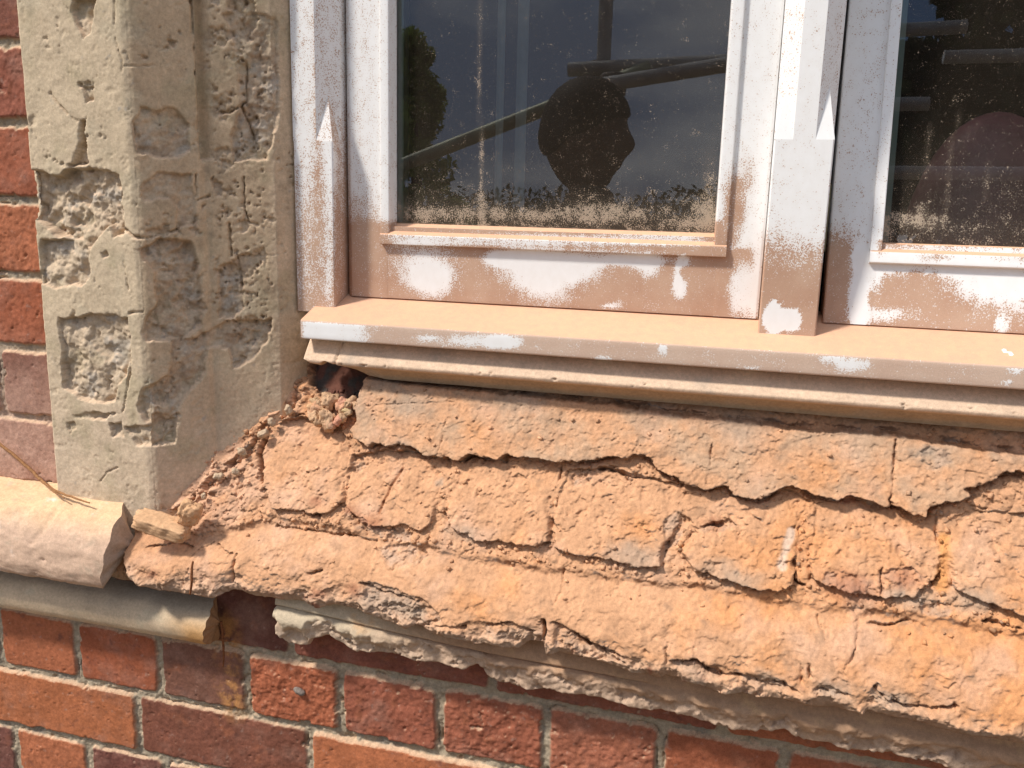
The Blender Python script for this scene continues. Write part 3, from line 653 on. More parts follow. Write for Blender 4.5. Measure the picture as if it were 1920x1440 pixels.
tan = (PROF[kk+1]-PROF[kk])/seg[kk][:, None]; nrm = np.stack([tan[:, 1], -tan[:, 0]], -1)
for _ in range(3):    # ease the arrises
    nrm[1:-1] = (nrm[:-2]+2*nrm[1:-1]+nrm[2:])/4
nrm /= np.linalg.norm(nrm, axis=1, keepdims=True)
UVr = np.stack([U, Z], -1)
wv = np.stack([fbm(P, .009, 4, .55, 101), fbm(P, .009, 4, .55, 102)], -1)*.0020; wv2 = np.stack([fbm(P, .022, 5, .62, 115), fbm(P, .022, 5, .62, 116)], -1)*.0062; UV = UVr+wv
lowf = fbm(P, .05, 3, .5, 103); mid = fbm(P, .015, 4, .55, 104); fine = fbm(P, .004, 4, .6, 105)
wd1, wd2, wid = worley(P, .006, 4)
h = .0009*lowf+.0007*mid+.00042*fine-.0010*sst(.2, .5, mid)
for k in (2, 3):      # rounded outer arrises
    h = h-.0016*np.exp(-((U-CU[k])/.0035)**2)
core = np.zeros(U.shape); hcore = np.zeros(U.shape)
for poly, dp, rg in SPALL:
    s_ = poly_sd(UVr+wv2, st_uv(poly), .03); w_ = sst(-.0008, .0010+.0012*(dp > .007), s_)
    fl = -dp*1.35*(.8+.7*lowf)*(.55+.45*sst(-.3, .3, fbm(P, .018, 3, .5, 117)))+rg*(.0028*flakes(P, .014, 118, 2.5)+.0021*fbm(P, .011, 4, .6, 106)+.0016*(.5-wd1)+.0007*fine)
    h = h*(1-w_)+fl*w_; core = np.maximum(core, w_*min(1, rg+.2))
# crumbling pits over the whole stone, thicker on the second facet
pt = worley(P, .010, 6)[0]; dens = sst(.15, .5, fbm(P, .05, 3, .5, 107)+.45*sst(CU[3]-.004, CU[3]+.01, U)*sst(CU[4], CU[4]-.02, U)+.2*sst(CU[2], CU[2]+.02, U)-.12)
SP = poly_sd(UV, st_uv(z2((1170, 640), (1290, 640), (1310, 760), (1420, 700), (1530, 600), (1570, 800), (1580, 950), (1430, 1090), (1270, 1260), (1050, 1450), (880, 1450), (880, 1200), (990, 1165), (1040, 900), (1150, 780))), .03)
smo = 1-sst(-.004, .002, SP)
pm = np.maximum(.6*sst(.22, .12, pt), sst(.30, .50, fbm(P, .0075, 4, .6, 123)))*dens*smo; h = h-.0045*pm
pt2 = worley(P, .004, 7)[0]; h = h-.0012*sst(.25, .1, pt2)*sst(.0, .4, fbm(P, .03, 3, .5, 108))
er = smo*sst(.30, .5, fbm(P, .026, 5, .64, 109)+.28*sst(CU[3], CU[3]+.01, U)*sst(CU[4], CU[4]-.015, U)+.17*sst(CU[2], CU[2]+.01, U)*sst(CU[3], CU[3]-.01, U)*sst(.02, -.06, Z)); h = h-er*(.0034+.0016*fine+.0018*mid); core = np.maximum(core, .75*er)
ck = np.zeros(U.shape)
for pts, hw, dp in SCRK:
    h, e = crack(h, UVr+wv*1.1, st_uv(pts), hw, dp, P, hw*1e4+dp*1e3+7); ck = np.maximum(ck, e)
# quirk between the facets: a slot that stops part way down
zq = at(380, 298, .03)[2]
vu = U-CU[3]+.0035; q = sst(-.0008, .0006, vu)*np.clip(1-vu/.014, 0, 1)*sst(zq-.0012, zq+.0012, Z+.25*wv[..., 0]); h = h*(1-.6*(q > .02))-q*.011
# ragged left arris, bitten away beside the rough patch
lb = sst(.016, .0, U-CU[1]+.006*mid)*sst(.3, .55, fbm(P, .04, 3, .5, 110)); h = h-.006*lb
P = P+h[..., None]*np.stack([nrm[:, 0], nrm[:, 1], 0*nrm[:, 0]], -1)[None]
# colour
c = np.ones(P.shape)*np.array([.565, .45, .31])
f1 = sst(CU[2]-.004, CU[2]+.006, U)
c = mixc(c, (.50, .37, .24), .85*f1)  # faces past the arris: browner dust, plus their shade put into the colour
c = mixc(c, (.50, .42, .295), .6*sst(.05, .5, fbm(P, .04, 4, .55, 111)))
c = mixc(c, (.62, .475, .345), .75*sst(-.12, -.28, Z)*(.7+.3*lowf))
c = mixc(c, (.56, .43, .30), .7*sst(CU[4]-.012, CU[4], U))
cc = np.ones(P.shape)*np.array([.50, .39, .275]); cc = mixc(cc, (.41, .36, .30), sst(.0, .4, fbm(P, .025, 3, .5, 112))); cc = mixc(cc, (.36, .265, .185), f1*sst(-.1, .35, fbm(P, .025, 4, .6, 113)))
c = c*(1-.85*core[..., None])+cc*(.85*core[..., None])
c = mixc(c, (.30, .27, .24), .55*core*sst(.15, .45, fbm(P, .020, 4, .6, 121)))
c = mixc(c, (.40, .33, .21), .65*sst(.0, .45, fbm(P, .06, 5, .6, 122)))
c = mixc(c, (.27, .20, .13), .60*(.35+.65*f1)*smo*sst(.12, .5, fbm(P, .030, 5, .66, 124)))
c = mixc(c, (.24, .13, .075), .75*pm*sst(CU[2], CU[2]+.01, U)*wid)
c = c*(1+.22*fbm(P, .006, 4, .65, 119)+.10*fbm(P, .05, 3, .5, 120))[..., None]
c = mixc(c, (.30, .285, .265), .5*sst(.40, .55, fbm(P, .018, 4, .6, 114)))
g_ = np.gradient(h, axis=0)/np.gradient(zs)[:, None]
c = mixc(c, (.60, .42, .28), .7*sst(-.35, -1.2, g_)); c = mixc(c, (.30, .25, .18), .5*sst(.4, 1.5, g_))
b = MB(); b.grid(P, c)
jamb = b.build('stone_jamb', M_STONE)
tag(jamb, 'pale chamfered stone window jamb, crumbling and spalled, between brick wall and white frame', 'window jamb')

# ================================================================== MOULDED COURSES
def moulding(name, prof, x_of_s, xl, mat, seed, colf, ragged=None, rough=1., cap=True, capdx=.012, step=.0014, parent=None, relief=None, capin=.4):
    """profile (Y,Z) swept along the wall from xl to a broken end whose X varies round the profile"""
    prof = np.array(prof, float); L_ = np.r_[0, np.cumsum(np.linalg.norm(np.diff(prof, axis=0), axis=1))]
    s = spaced((0, L_[-1], step)); py, pz = np.interp(s, L_, prof[:, 0]), np.interp(s, L_, prof[:, 1])
    for _ in range(6):
        py[1:-1] = (py[:-2]+2*py[1:-1]+py[2:])/4; pz[1:-1] = (pz[:-2]+2*pz[1:-1]+pz[2:])/4
    ty, tz = np.gradient(py), np.gradient(pz); ln = np.hypot(ty, tz); ny, nz = tz/ln, -ty/ln
    f = spaced((0, .55, .02), (.55, 1, .0022)) if xl < -1 else spaced((0, 1, .00115))
    xe = x_of_s(s/L_[-1])
    X = xl+(xe[:, None]-xl)*f[None, :]
    P = np.stack([X, np.broadcast_to(py[:, None], X.shape), np.broadcast_to(pz[:, None], X.shape)], -1)
    h = rough*(.0011*fbm(P, .03, 4, .5, seed)+.0005*fbm(P, .006, 4, .6, seed+1)-.0025*sst(.16, .06, worley(P, .016, seed)[0])*sst(0., .4, fbm(P, .04, 2, .5, seed+2)))
    if relief is not None: h = h+relief(P, s/L_[-1])
    P = P+h[..., None]*np.stack([0*ny, ny, nz], -1)[:, None, :]
    c = colf(P, (s/L_[-1])[:, None]*np.ones_like(X), h)
    b = MB(); b.grid(P, c)
    if cap:
        e = P[:, -1]; ctr = np.array([0, py.max()*.5+py.mean()*.5, pz.mean()])
        K = np.linspace(0, 1, 14)[None, :, None]
        Q = e[:, None, :]*(1-K)+np.stack([e[:, 0]+0*e[:, 0], ctr[1]+0*e[:, 0], ctr[2]+0*e[:, 0]], -1)[:, None, :]*K
        Q[..., 0] += capdx*np.sin(K[..., 0]*math.pi*.5)*capin+.0025*fbm(Q, .012, 4, .6, seed+5)*np.minimum(1, K[..., 0]*4)
        b.grid(Q, colf(Q, np.ones(Q.shape[:2])*2., np.zeros(Q.shape[:2])))
    return b.build(name, mat, parent)
def e_course(s):
    pts = [(0, at(243, 976, .0)[0]), (.2, at(240, 972, -.02)[0]), (.42, at(206, 1010, -.047)[0]), (.62, at(186, 1060, -.058)[0]), (.8, at(170, 1098, -.058)[0]), (1, at(205, 1106, -.03)[0])]
    p_ = np.array(pts); return np.interp(s, p_[:, 0], p_[:, 1])+.0012*np.sin(s*40)
def col_course(P, s, h):
    lo = fbm(P, .04, 4, .55, 201)
    c = np.ones(P.shape)*np.array([.58, .40, .285])
    c = mixc(c, (.66, .44, .26), sst(.40, .20, s+.06*lo)); c = mixc(c, (.50, .41, .31), .8*sst(.60, .78, s+.08*lo))
    c = mixc(c, (.74, .68, .61), .8*sst(.2, .5, fbm(P, .03, 4, .6, 202)+.5*sst(-.70, -.80, P[..., 0])*sst(.4, .55, s)-.1))
    c = mixc(c, (.42, .33, .24), .6*sst(.15, .5, fbm(P, .015, 4, .6, 203))); c = c*(1+.16*fbm(P, .006, 4, .65, 209)+.12*lo)[..., None]
    return np.where((s > 1.5)[..., None], np.array([.45, .34, .255])*(1+.25*lo)[..., None], c)
def rel_course(P, s):
    s = s[:, None]
    bite = sst(.70, .78, s+.08*fbm(P, .03, 4, .55, 204))*sst(.1, .3, fbm(P, .03, 4, .55, 205)+.15)*(1+.7*fbm(P, .01, 4, .6, 206))
    d = line_d(P[..., [0, 2]], [(-.70, -.322), (-.703, -.345), (-.716, -.362)], .02)
    return -.0085*bite+.0010*flakes(P, .03, 207)+.0009*fbm(P, .008, 4, .6, 208)-.0022*np.exp(-(d/.0018)**2)
o = moulding('string_course', [(.002, -.3135), (-.018, -.3205), (-.036, -.331), (-.049, -.346), (-.0565, -.364), (-.059, -.384), (-.056, -.398), (-.047, -.406), (-.020, -.404), (.003, -.400)],
             e_course, -2.2, M_STONE, 200, col_course, rough=1.8, relief=rel_course, capdx=.016)
tag(o, 'rounded orange dusted stone course, broken off at its end below the jamb', 'stone course')
def e_roll(s):
    return at(383, 1160, -.026)[0]+.004*np.sin(s*5+.5)-.006*sst(.0, .35, .35-s)+.0008*np.sin(s*47)
def col_roll(P, s, h):
    lo = fbm(P, .05, 4, .55, 211)
    c = np.ones(P.shape)*np.array([.56, .43, .29])*(1+.2*lo)[..., None]
    c = mixc(c, (.30, .255, .20), .7*sst(.45, .15, s+.15*lo)); c = mixc(c, (.56, .49, .35), .6*sst(.1, .5, fbm(P, .03, 3, .5, 212)))
    xe = e_roll(.5); c = mixc(c, (.60, .31, .10), .85*sst(.055, .006, xe-P[..., 0]+.02*fbm(P, .02, 4, .6, 213))*sst(.25, .6, s))
    return np.where((s > 1.5)[..., None], np.array([.36, .20, .10])*(1+.3*lo)[..., None], c)
o = moulding('roll_moulding', [(.003, -.418), (-.010, -.4225), (-.020, -.428), (-.0275, -.437), (-.030, -.447), (-.028, -.457), (-.021, -.4655), (-.010, -.4695), (.003, -.470)],
             e_roll, -2.2, M_STONE, 210, col_roll, rough=.6, capdx=.010)
tag(o, 'slim pale stone roll moulding with orange rust stain at its broken end', 'stone moulding')
# what is left of the moulding under the nose of the sill
LIPB = np.array([tuple(on_plane(np.array([p]), (0, -.030, 0), (0, 1, 0))[0][[0, 2]]) for p in
    z8((120, 225), (160, 285), (270, 292), (300, 245), (400, 232), (500, 300), (560, 322), (700, 342), (820, 350), (900, 372), (1000, 392), (1160, 424), (1240, 402), (1290, 482), (1400, 502), (1550, 552), (1640, 540), (1750, 570), (1900, 578))
    + z7((0, 1172), (200, 1192), (350, 1242), (450, 1262), (640, 1292), (720, 1272), (820, 1332), (900, 1342), (960, 1352), (1100, 1392), (1250, 1395), (1400, 1422), (1700, 1500), (2400, 1620), (4000, 1900))])
SLIT = np.array([tuple(on_plane(np.array([p]), (0, -.030, 0), (0, 1, 0))[0][[0, 2]]) for p in z8((140, 62), (700, 195), (1300, 330), (1920, 445), (2040, 468))])
xs2 = spaced((at(515, 1180, -.03)[0], .26, .0012), (.26, .70, .008))
zb = np.interp(xs2, LIPB[:, 0], LIPB[:, 1])+.0036*fbm(np.stack([xs2, 0*xs2, 0*xs2], -1), .022, 4, .5, 219)
zsl = np.interp(xs2, SLIT[:, 0], SLIT[:, 1])
SR = np.linspace(0, 1, 74)[:, None]; ztop = -.372
Zg = ztop+(zb[None]-ztop)*SR; Xg = np.broadcast_to(xs2[None], Zg.shape)
P = np.stack([Xg, 0*Xg, Zg], -1)
ds = Zg-zsl[None]
lo = fbm(P, .04, 4, .55, 220); fi = fbm(P, .006, 4, .6, 221); md = fbm(P, .014, 4, .6, 222)
Y = -.020-.008*sst(.03, .0, ds)-.003*sst(.002, -.006, ds)          # cove running out to the fillet
dl = Zg-zb[None]
brk = sst(.030, .010, dl+.014*fbm(P, .03, 3, .5, 223)+.006*md)*sst(.002, -.003, ds)
Y = Y-.004*sst(.0, -.012, ds)*(1-brk)+brk*(.004+.006*fbm(P, .022, 4, .5, 229)+.0012*fi-.007*flakes(P, .026, 228, 2.))+.0008*lo+.0004*fi
gv = np.exp(-(ds/.0010)**2)*sst(at(1250, 1300, -.03)[0], at(1150, 1275, -.03)[0], Xg); Y = Y+.007*gv
Y = Y+.006*sst(.004, 0, dl)**2
P[..., 1] = Y
c = np.ones(P.shape)*np.array([.44, .27, .165])
c = mixc(c, (.54, .44, .31), sst(-.22, -.40, Xg)); c = mixc(c, (.56, .36, .20), .7*sst(.15, .5, fbm(P, .03, 4, .6, 224)))
c = mixc(c, (.50, .36, .26), .8*brk); c = mixc(c, (.20, .19, .18), .7*sst(.2, .5, fbm(P, .03, 3, .5, 225)+.3*sst(-.30, -.36, Xg)*sst(-.42, -.36, Xg)-.15)*sst(.0, -.01, ds)*(1-brk))
bt = np.stack([np.broadcast_to(xs2, (10, len(xs2))), P[-1, :, 1][None]*(1-np.linspace(0, 1, 11)[1:, None])+.004*np.linspace(0, 1, 11)[1:, None], np.broadcast_to(zb, (10, len(xs2)))+.006*np.linspace(0, 1, 11)[1:, None]], -1)
bt[..., 2] += .003*fbm(bt, .02, 3, .5, 226)
Pm = np.concatenate([P, bt]); Cm = np.concatenate([c, np.broadcast_to(np.array([.36, .27, .2]), bt.shape)])
lc = np.linspace(0, 1, 12)[None, ::-1, None]          # broken left end going back to the wall
le = Pm[:, :1]*(1-lc)+np.stack([Pm[:, :1, 0]-.004, np.full_like(Pm[:, :1, 0], .004), Pm[:, :1, 2]], -1)*lc
le[..., 0] += .003*fbm(le, .01, 4, .6, 227)*lc[..., 0]
b = MB(); b.grid(np.concatenate([le[:, :-1], Pm], 1), np.concatenate([np.repeat(Cm[:, :1], 11, 1), Cm], 1), flip=True)
o = b.build('broken_moulding', M_SILL)
tag(o, 'ragged remnant of stone moulding in the shade under the orange sill', 'stone moulding')
# moulding directly under the timber sill
XL = at(577, 655, .058)[0]
UB = np.array([(XL-.01, -.158), (at(577, 668, .06)[0], at(577, 668, .06)[2]), tuple(at(605, 684, .064)[[0, 2]]), tuple(at(618, 672, .062)[[0, 2]]), tuple(at(672, 692, .066)[[0, 2]]), tuple(at(690, 704, .068)[[0, 2]]), (-.34, -.182), (.7, -.184)])
def sub_prof(xs_, n=46):
    zb_ = np.interp(xs_, UB[:, 0], UB[:, 1])[None]
    s = np.linspace(0, 1, n)[:, None]
    y0 = np.array([.075, .064, .0515, .0483, .0495, .0580, .0660, .071]); z0 = np.array([-.1385, -.1395, -.1550, -.1598, -.1630, -.1660, -.1725, -.1785]); k = np.array([0, .1, .42, .52, .58, .66, .85, 1])
    Y = np.interp(s, k, y0)+0*zb_; Z = np.interp(s, k, z0)+0*zb_
    return Y, np.maximum(Z, zb_), s
xs3 = spaced((XL, .26, .0016), (.26, .70, .01))
Y, Z, s = sub_prof(xs3); X = np.broadcast_to(xs3[None], Y.shape); P = np.stack([X, Y, Z], -1)
lo = fbm(P, .05, 4, .5, 230); fi = fbm(P, .006, 4, .6, 231)
nk = line_d(np.stack([X, Z], -1), [(at(637, 648, .056)[0], -.142), (at(633, 672, .056)[0], -.163)], .02)
P[..., 1] += .0007*lo+.00035*fi+.004*np.exp(-(nk/.0010)**2)+.0040*sst(.30, .5, fbm(P, .014, 4, .6, 232))*np.exp(-((s-.52)/.09)**2)+.0012*fbm(P, .02, 4, .6, 234)*sst(.5, .7, s)
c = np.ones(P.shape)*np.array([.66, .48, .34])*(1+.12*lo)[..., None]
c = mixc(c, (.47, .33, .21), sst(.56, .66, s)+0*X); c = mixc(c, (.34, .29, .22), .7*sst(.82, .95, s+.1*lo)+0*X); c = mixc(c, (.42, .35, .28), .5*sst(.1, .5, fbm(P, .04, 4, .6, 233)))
lc = np.linspace(0, 1, 8)[None, ::-1, None]
le = P[:, :1]*(1-lc)+np.stack([P[:, :1, 0]-.001, np.full_like(P[:, :1, 0], .08), P[:, :1, 2]], -1)*lc
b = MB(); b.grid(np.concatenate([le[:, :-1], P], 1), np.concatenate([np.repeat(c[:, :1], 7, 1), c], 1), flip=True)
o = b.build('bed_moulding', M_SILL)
tag(o, 'long dusty buff moulding tucked directly under the white timber window sill', 'moulding')

# ================================================================== WINDOW
SIL_A = math.tan(rad(20.0))
def sillZ(Y): return -.1175+SIL_A*(Y-.045)
ZT = .9
def ell(q, x, y, rx, ry): return np.hypot((q[:, 0]-x)/rx, (q[:, 1]-y)/ry)
def blob(q, x, y, rx, ry, soft=.5): return sst(1+soft, 1-soft, ell(q, x, y, rx, ry))
def dust_frame(V):
    q = to_px(V); x, y = q[:, 0], q[:, 1]; d = np.full(len(V), .12)
    lj = x < 668
    dj = .14+.46*sst(250, 470, y)+.22*sst(623, 634, x)*sst(170, 260, y)+.18*np.exp(-((x-600)/14)**2)*sst(560, 300, y)
    dj = dj-.25*np.exp(-((x-617)/9)**2)*sst(220, 330, y)+.3*sst(535, 570, y)+.30*np.exp(-((x-655)/9)**2)+.22*np.exp(-((x-594)/7)**2)*sst(620, 300, y)+.35*np.exp(-((x-627)/3)**2)*sst(170, 230, y)*sst(300, 260, y)
    d = np.where(lj, dj, d)
    mu = (x > 1405)
    dm = .02+1.05*sst(405+20*sst(1530, 1440, x)*-1, 535, y)-.10*sst(1440, 1500, x)*sst(560, 430, y)
    dm = dm-1.6*np.maximum(blob(q, 1452, 598, 22, 28, .12), np.maximum(blob(q, 1480, 600, 24, 22, .12), blob(q, 1450, 580, 10, 18, .15)))
    d = np.where(mu, dm, d); return d
def dust_sill(V):
    q = to_px(V); x = q[:, 0]
    top = V[:, 2] > sillZ(V[:, 1])-.0012
    e = 1.0*np.ones(len(V))
    e = e-1.15*sst(715, 655, x)*sst(560, 575, x)
    for a in ((800, 634, 22, 7, .6), (890, 640, 60, 12, .8), (945, 642, 34, 14, .35), (1244, 655, 9, 11, .3), (1600, 684, 36, 13, .35), (1560, 672, 22, 8, .5), (1408, 690, 16, 4, .6), (1905, 690, 12, 14, .3), (1130, 672, 16, 4, .5), (1880, 655, 18, 5, .4), (1888, 716, 6, 6, .3)):
        e = e-.9*blob(q, *a)
    e[top] = 1.0
    sx_ = np.abs((q[:, 1]-652)-(q[:, 0]-1874)*.55); k = sst(5, 1.5, sx_)*sst(1870, 1878, q[:, 0])*sst(1912, 1900, q[:, 0])*top; e = e-3*k
    return e
def dust_left(V):
    q = to_px(V); x, y = q[:, 0], q[:, 1]
    d = .03+.0*x
    d = d+.75*sst(330, 470, y)*sst(735, 690, x)+.14*sst(735, 680, x)
    rail = sst(458, 474, y)*sst(690, 720, x)*sst(1425, 1400, x); d = np.maximum(d, rail*1.0)
    d = np.maximum(d, .95*sst(405, 425, y)*sst(1372, 1350, x))
    # right stile: dusty diagonal patch
    pt = np.maximum(blob(q, 1378, 380, 20, 60, .6), np.maximum(blob(q, 1365, 440, 16, 40, .5), blob(q, 1400, 330, 16, 40, .8)*.55)); d = np.maximum(d, .85*pt*sst(1300, 1345, x))
    d = np.maximum(d, .9*sst(560, 590, y)*sst(1440, 1380, x)); d = np.maximum(d, .62*sst(440, 560, y)*sst(1345, 1365, x)*sst(1405, 1370, x))
    for a in ((795, 498, 52, 34, .9), (812, 532, 34, 26, .9), (992, 500, 62, 30, .9), (1025, 535, 48, 32, .9), (1085, 484, 120, 14, .9), (1195, 488, 46, 10, .9), (960, 480, 44, 10, .9), (1090, 510, 40, 18, .95), (1215, 500, 22, 20, .7), (1280, 490, 12, 14, .3), (1274, 540, 14, 22, .35), (1270, 515, 7, 22, .4), (1392, 545, 26, 52, .5), (945, 488, 30, 12, .5), (1150, 572, 22, 5, .5)):
        d = d-.95*blob(q, *a)
    bead = sst(436, 442, y)*sst(464, 458, y)*sst(720, 745, x)*sst(1340, 1300, x); d = d-.62*bead
    return d
def dust_right(V):
    q = to_px(V); x, y = q[:, 0], q[:, 1]
    d = .02+1.0*sst(400, 480, y)*sst(1630, 1570, x)*sst(480, 430, y*0+x-1100)*0
    d = np.maximum(d, sst(400, 480, y)*sst(1625, 1580, x)); rail = sst(468, 485, y)*sst(1610, 1640, x); d = np.maximum(d, rail)
    d = np.maximum(d, .95*sst(445, 452, y)*sst(1640, 1650, x))
    for a in ((1612, 520, 10, 50, .5), (1606, 570, 18, 45, .55), (1618, 480, 22, 16, .6), (1665, 498, 40, 20, .95), (1700, 492, 40, 14, .95), (1640, 520, 14, 26, .6), (1850, 515, 75, 34, .9), (1900, 540, 80, 44, .8), (1800, 500, 60, 16, .6), (1740, 511, 8, 5, .3), (1878, 608, 13, 18, .3), (1660, 590, 40, 12, .9)):
        d = d-.9*blob(q, *a)
    bead = sst(456, 462, y)*sst(484, 478, y)*sst(1650, 1660, x); d = d-.55*bead
    return d
def bevel(pts, r=.0015, n=3):
    pts = np.array(pts, float); out = []
    for k in range(len(pts)):
        a, b, c = pts[k-1], pts[k], pts[(k+1) % len(pts)]
        d1, d2 = (a-b)/np.linalg.norm(a-b), (c-b)/np.linalg.norm(c-b)
        if abs(d1 @ d2) > .98: out.append(b); continue
        rr = min(r, .4*np.linalg.norm(a-b), .4*np.linalg.norm(c-b))
        for t in np.linspace(0, 1, n+1):
            p1, p2 = b+d1*rr, b+d2*rr; out.append((1-t)**2*p1+2*t*(1-t)*b+t*t*p2)
    return np.array(out)
def dense(pts, step=.004):
    out = []
    for k in range(len(pts)):
        a, b = pts[k], pts[(k+1) % len(pts)]; n = max(1, int(math.ceil(np.linalg.norm(b-a)/step)))
        out += [a+(b-a)*t for t in np.linspace(0, 1, n+1)[:-1]]
    return np.array(out)
def bar(mb, prof, axis, a, b, r=.0015, step=.004, fine=None, caps=True):
    """closed profile swept along 'x' (profile Y,Z) or 'z' (profile X,Y)"""
    pr = dense(bevel(prof, r), step); t = spaced(*(fine or ((a, b, step),)))
    ring = np.vstack([pr, pr[:1]])
    A, T_ = np.meshgrid(np.arange(len(ring)), t)
    if axis == 'x': P = np.stack([T_, ring[A, 0], ring[A, 1]], -1)
    else: P = np.stack([ring[A, 0], ring[A, 1], T_], -1)
    mb.grid(P)
    for tt in ((a, b) if caps else ()):
        Q = np.stack([np.full(len(pr), tt), pr[:, 0], pr[:, 1]], -1) if axis == 'x' else np.stack([pr[:, 0], pr[:, 1], np.full(len(pr), tt)], -1)
        mb.poly(Q, [list(range(len(pr)))])
FINEX = lambda a, b: ((a, .27, .004), (.27, b, .02)) if b > .3 else ((a, b, .004),)
FINEZ = lambda a, b: ((a, .22, .004), (.22, b, .05)) if b > .3 else ((a, b, .004),)
win = empty('window'); tag(win, 'white painted casement window smeared with orange brick dust, above the eroded sill', 'window')
YF = .076
b = MB(); sp = [(.16, -.137), (.045, -.137), (.045, -.1175), (.1175, sillZ(.1175)), (.16, sillZ(.1175))]
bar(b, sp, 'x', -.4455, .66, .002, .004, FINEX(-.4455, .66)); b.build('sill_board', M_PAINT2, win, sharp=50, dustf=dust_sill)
def post(name, x0, x1, stops, zstop, zapex, cx, films):
    """square post with broach-stopped chamfers on the named sides"""
    b = MB(); zb_ = sillZ(YF)-.006; yb = .15
    def sheet(x_a, y_a, x_b, y_b, za, zb2, st=.004):
        n = max(2, int(math.hypot(x_b-x_a, y_b-y_a)/st)+1); zz = spaced(*FINEZ(za, zb2)); k = np.linspace(0, 1, n+1)
        K, Z_ = np.meshgrid(k, zz); b.grid(np.stack([x_a+(x_b-x_a)*K, y_a+(y_b-y_a)*K, Z_], -1))
    L_, R_ = 'l' in stops, 'r' in stops; rb = .0012
    # below the stops: square section with eased corners
    sheet(x0, yb, x0, YF+rb, zb_, zstop); sheet(x0, YF+rb, x0+rb, YF, zb_, zstop); sheet(x0+rb, YF, x1-rb, YF, zb_, zstop); sheet(x1-rb, YF, x1, YF+rb, zb_, zstop); sheet(x1, YF+rb, x1, yb, zb_, zstop)
    xa, xb = (x0+cx if L_ else x0), (x1-cx if R_ else x1)
    sheet(xa, YF, xb, YF, zstop, ZT)
    for on, xc, sg in ((L_, x0, 1), (R_, x1, -1)):
        if not on: sheet(xc, YF, xc, yb, zstop, ZT); continue
        f_, s_ = (xc+sg*cx, YF), (xc, YF+cx); A = (xc+sg*cx*.5, YF+cx*.5, zapex); mt = (xc+sg*cx*.5, YF+cx*.5, ZT)
        V = [(*f_, zstop), (*s_, zstop), A, (*f_, ZT), (*s_, ZT), mt, (xc, YF, zstop)]
        b.poly(V[:6], [[0, 2, 5, 3], [1, 4, 5, 2]], films[0])
        b.poly([V[0], V[6], V[2]], [[0, 1, 2]], films[1]); b.poly([V[6], V[1], V[2]], [[0, 1, 2]], films[2])
        sheet(xc, YF+cx, xc, yb, zstop, ZT)
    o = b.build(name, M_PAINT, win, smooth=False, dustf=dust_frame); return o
post('frame_jamb', -.4665, -.4215, 'r', .0643, .1100, .0185, (.26, .30, .62))
post('mullion', .0122, .0632, 'lr', .0680, .1140, .0160, (.10, -.2, -.1))
def sash(name, x0, x1, xg0, xg1, tf, dustf, glass_dust, roundl):
    b = MB(); z0, z1 = -.0957, ZT-.02; ys, yb = .100, .140
    wl_, wr_ = xg0-.0105-x0, x1-xg1-.0125
    bar(b, [(x0, yb), (x0, ys+roundl), (x0+roundl*1.1, ys), (xg0-.004, ys), (xg0-.004, yb)], 'z', z0, z1, .00004, .004, FINEZ(z0, z1))
    bar(b, [(xg1+.004, yb), (xg1+.004, ys), (x1-.003, ys), (x1-.0008, ys+.0008), (x1, ys+.003), (x1, yb)], 'z', z0, z1, .00004, .004, FINEZ(z0, z1))
    bar(b, [(yb, z0), (ys+.0001, z0), (ys+.0001, -.0200), (yb, -.0200)], 'x', xg0-.0045, xg1+.0045, .0003, .004, FINEX(xg0-.004, xg1+.004))
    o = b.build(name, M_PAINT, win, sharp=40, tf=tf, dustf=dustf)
    b = MB()
    yb2 = .0945
    bar(b, [(.116, -.0385), (yb2, -.0385), (yb2, -.0285), (yb2+.003, -.0262), (.116, -.0152)], 'x', xg0-.0105, xg1+.012, .0008, .003, FINEX(xg0-.0105, xg1+.012))
    bar(b, [(xg0-.0105, .116), (xg0-.0105, yb2+.0015), (xg0-.0005, yb2+.0015), (xg0+.0012, .116)], 'z', -.0270, z1, .0012, .004, FINEZ(-.0270, z1))
    bar(b, [(xg1-.0012, .116), (xg1+.0005, yb2+.0015), (xg1+.0120, yb2+.0015), (xg1+.0120, .116)], 'z', -.0270, z1, .0012, .004, FINEZ(-.0270, z1))
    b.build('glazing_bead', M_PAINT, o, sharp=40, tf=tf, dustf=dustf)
    b = MB(); X, Z = np.meshgrid(spaced(*FINEX(xg0-.002, xg1+.002)), spaced((-.0175, .22, .0025), (.22, z1, .05)))
    b.grid(np.stack([X, np.full(X.shape, .1135), Z], -1)); b.build('glass_pane', M_GLASS, o, tf=tf, dustf=glass_dust)
    b = MB(); bar(b, [(xg0+.0010, .1160), (xg0+.0075, .1160), (xg0+.0075, .130), (xg0+.0010, .130)], 'z', -.016, z1, .0006, .01, FINEZ(-.016, z1))
    bar(b, [(.1160, -.0215), (.130, -.0215), (.130, -.0160), (.1160, -.0160)], 'x', xg0+.0076, xg1-.001, .0006, .02)
    b.build('spacer_bar', M_SPACER, o, tf=tf)
    return o
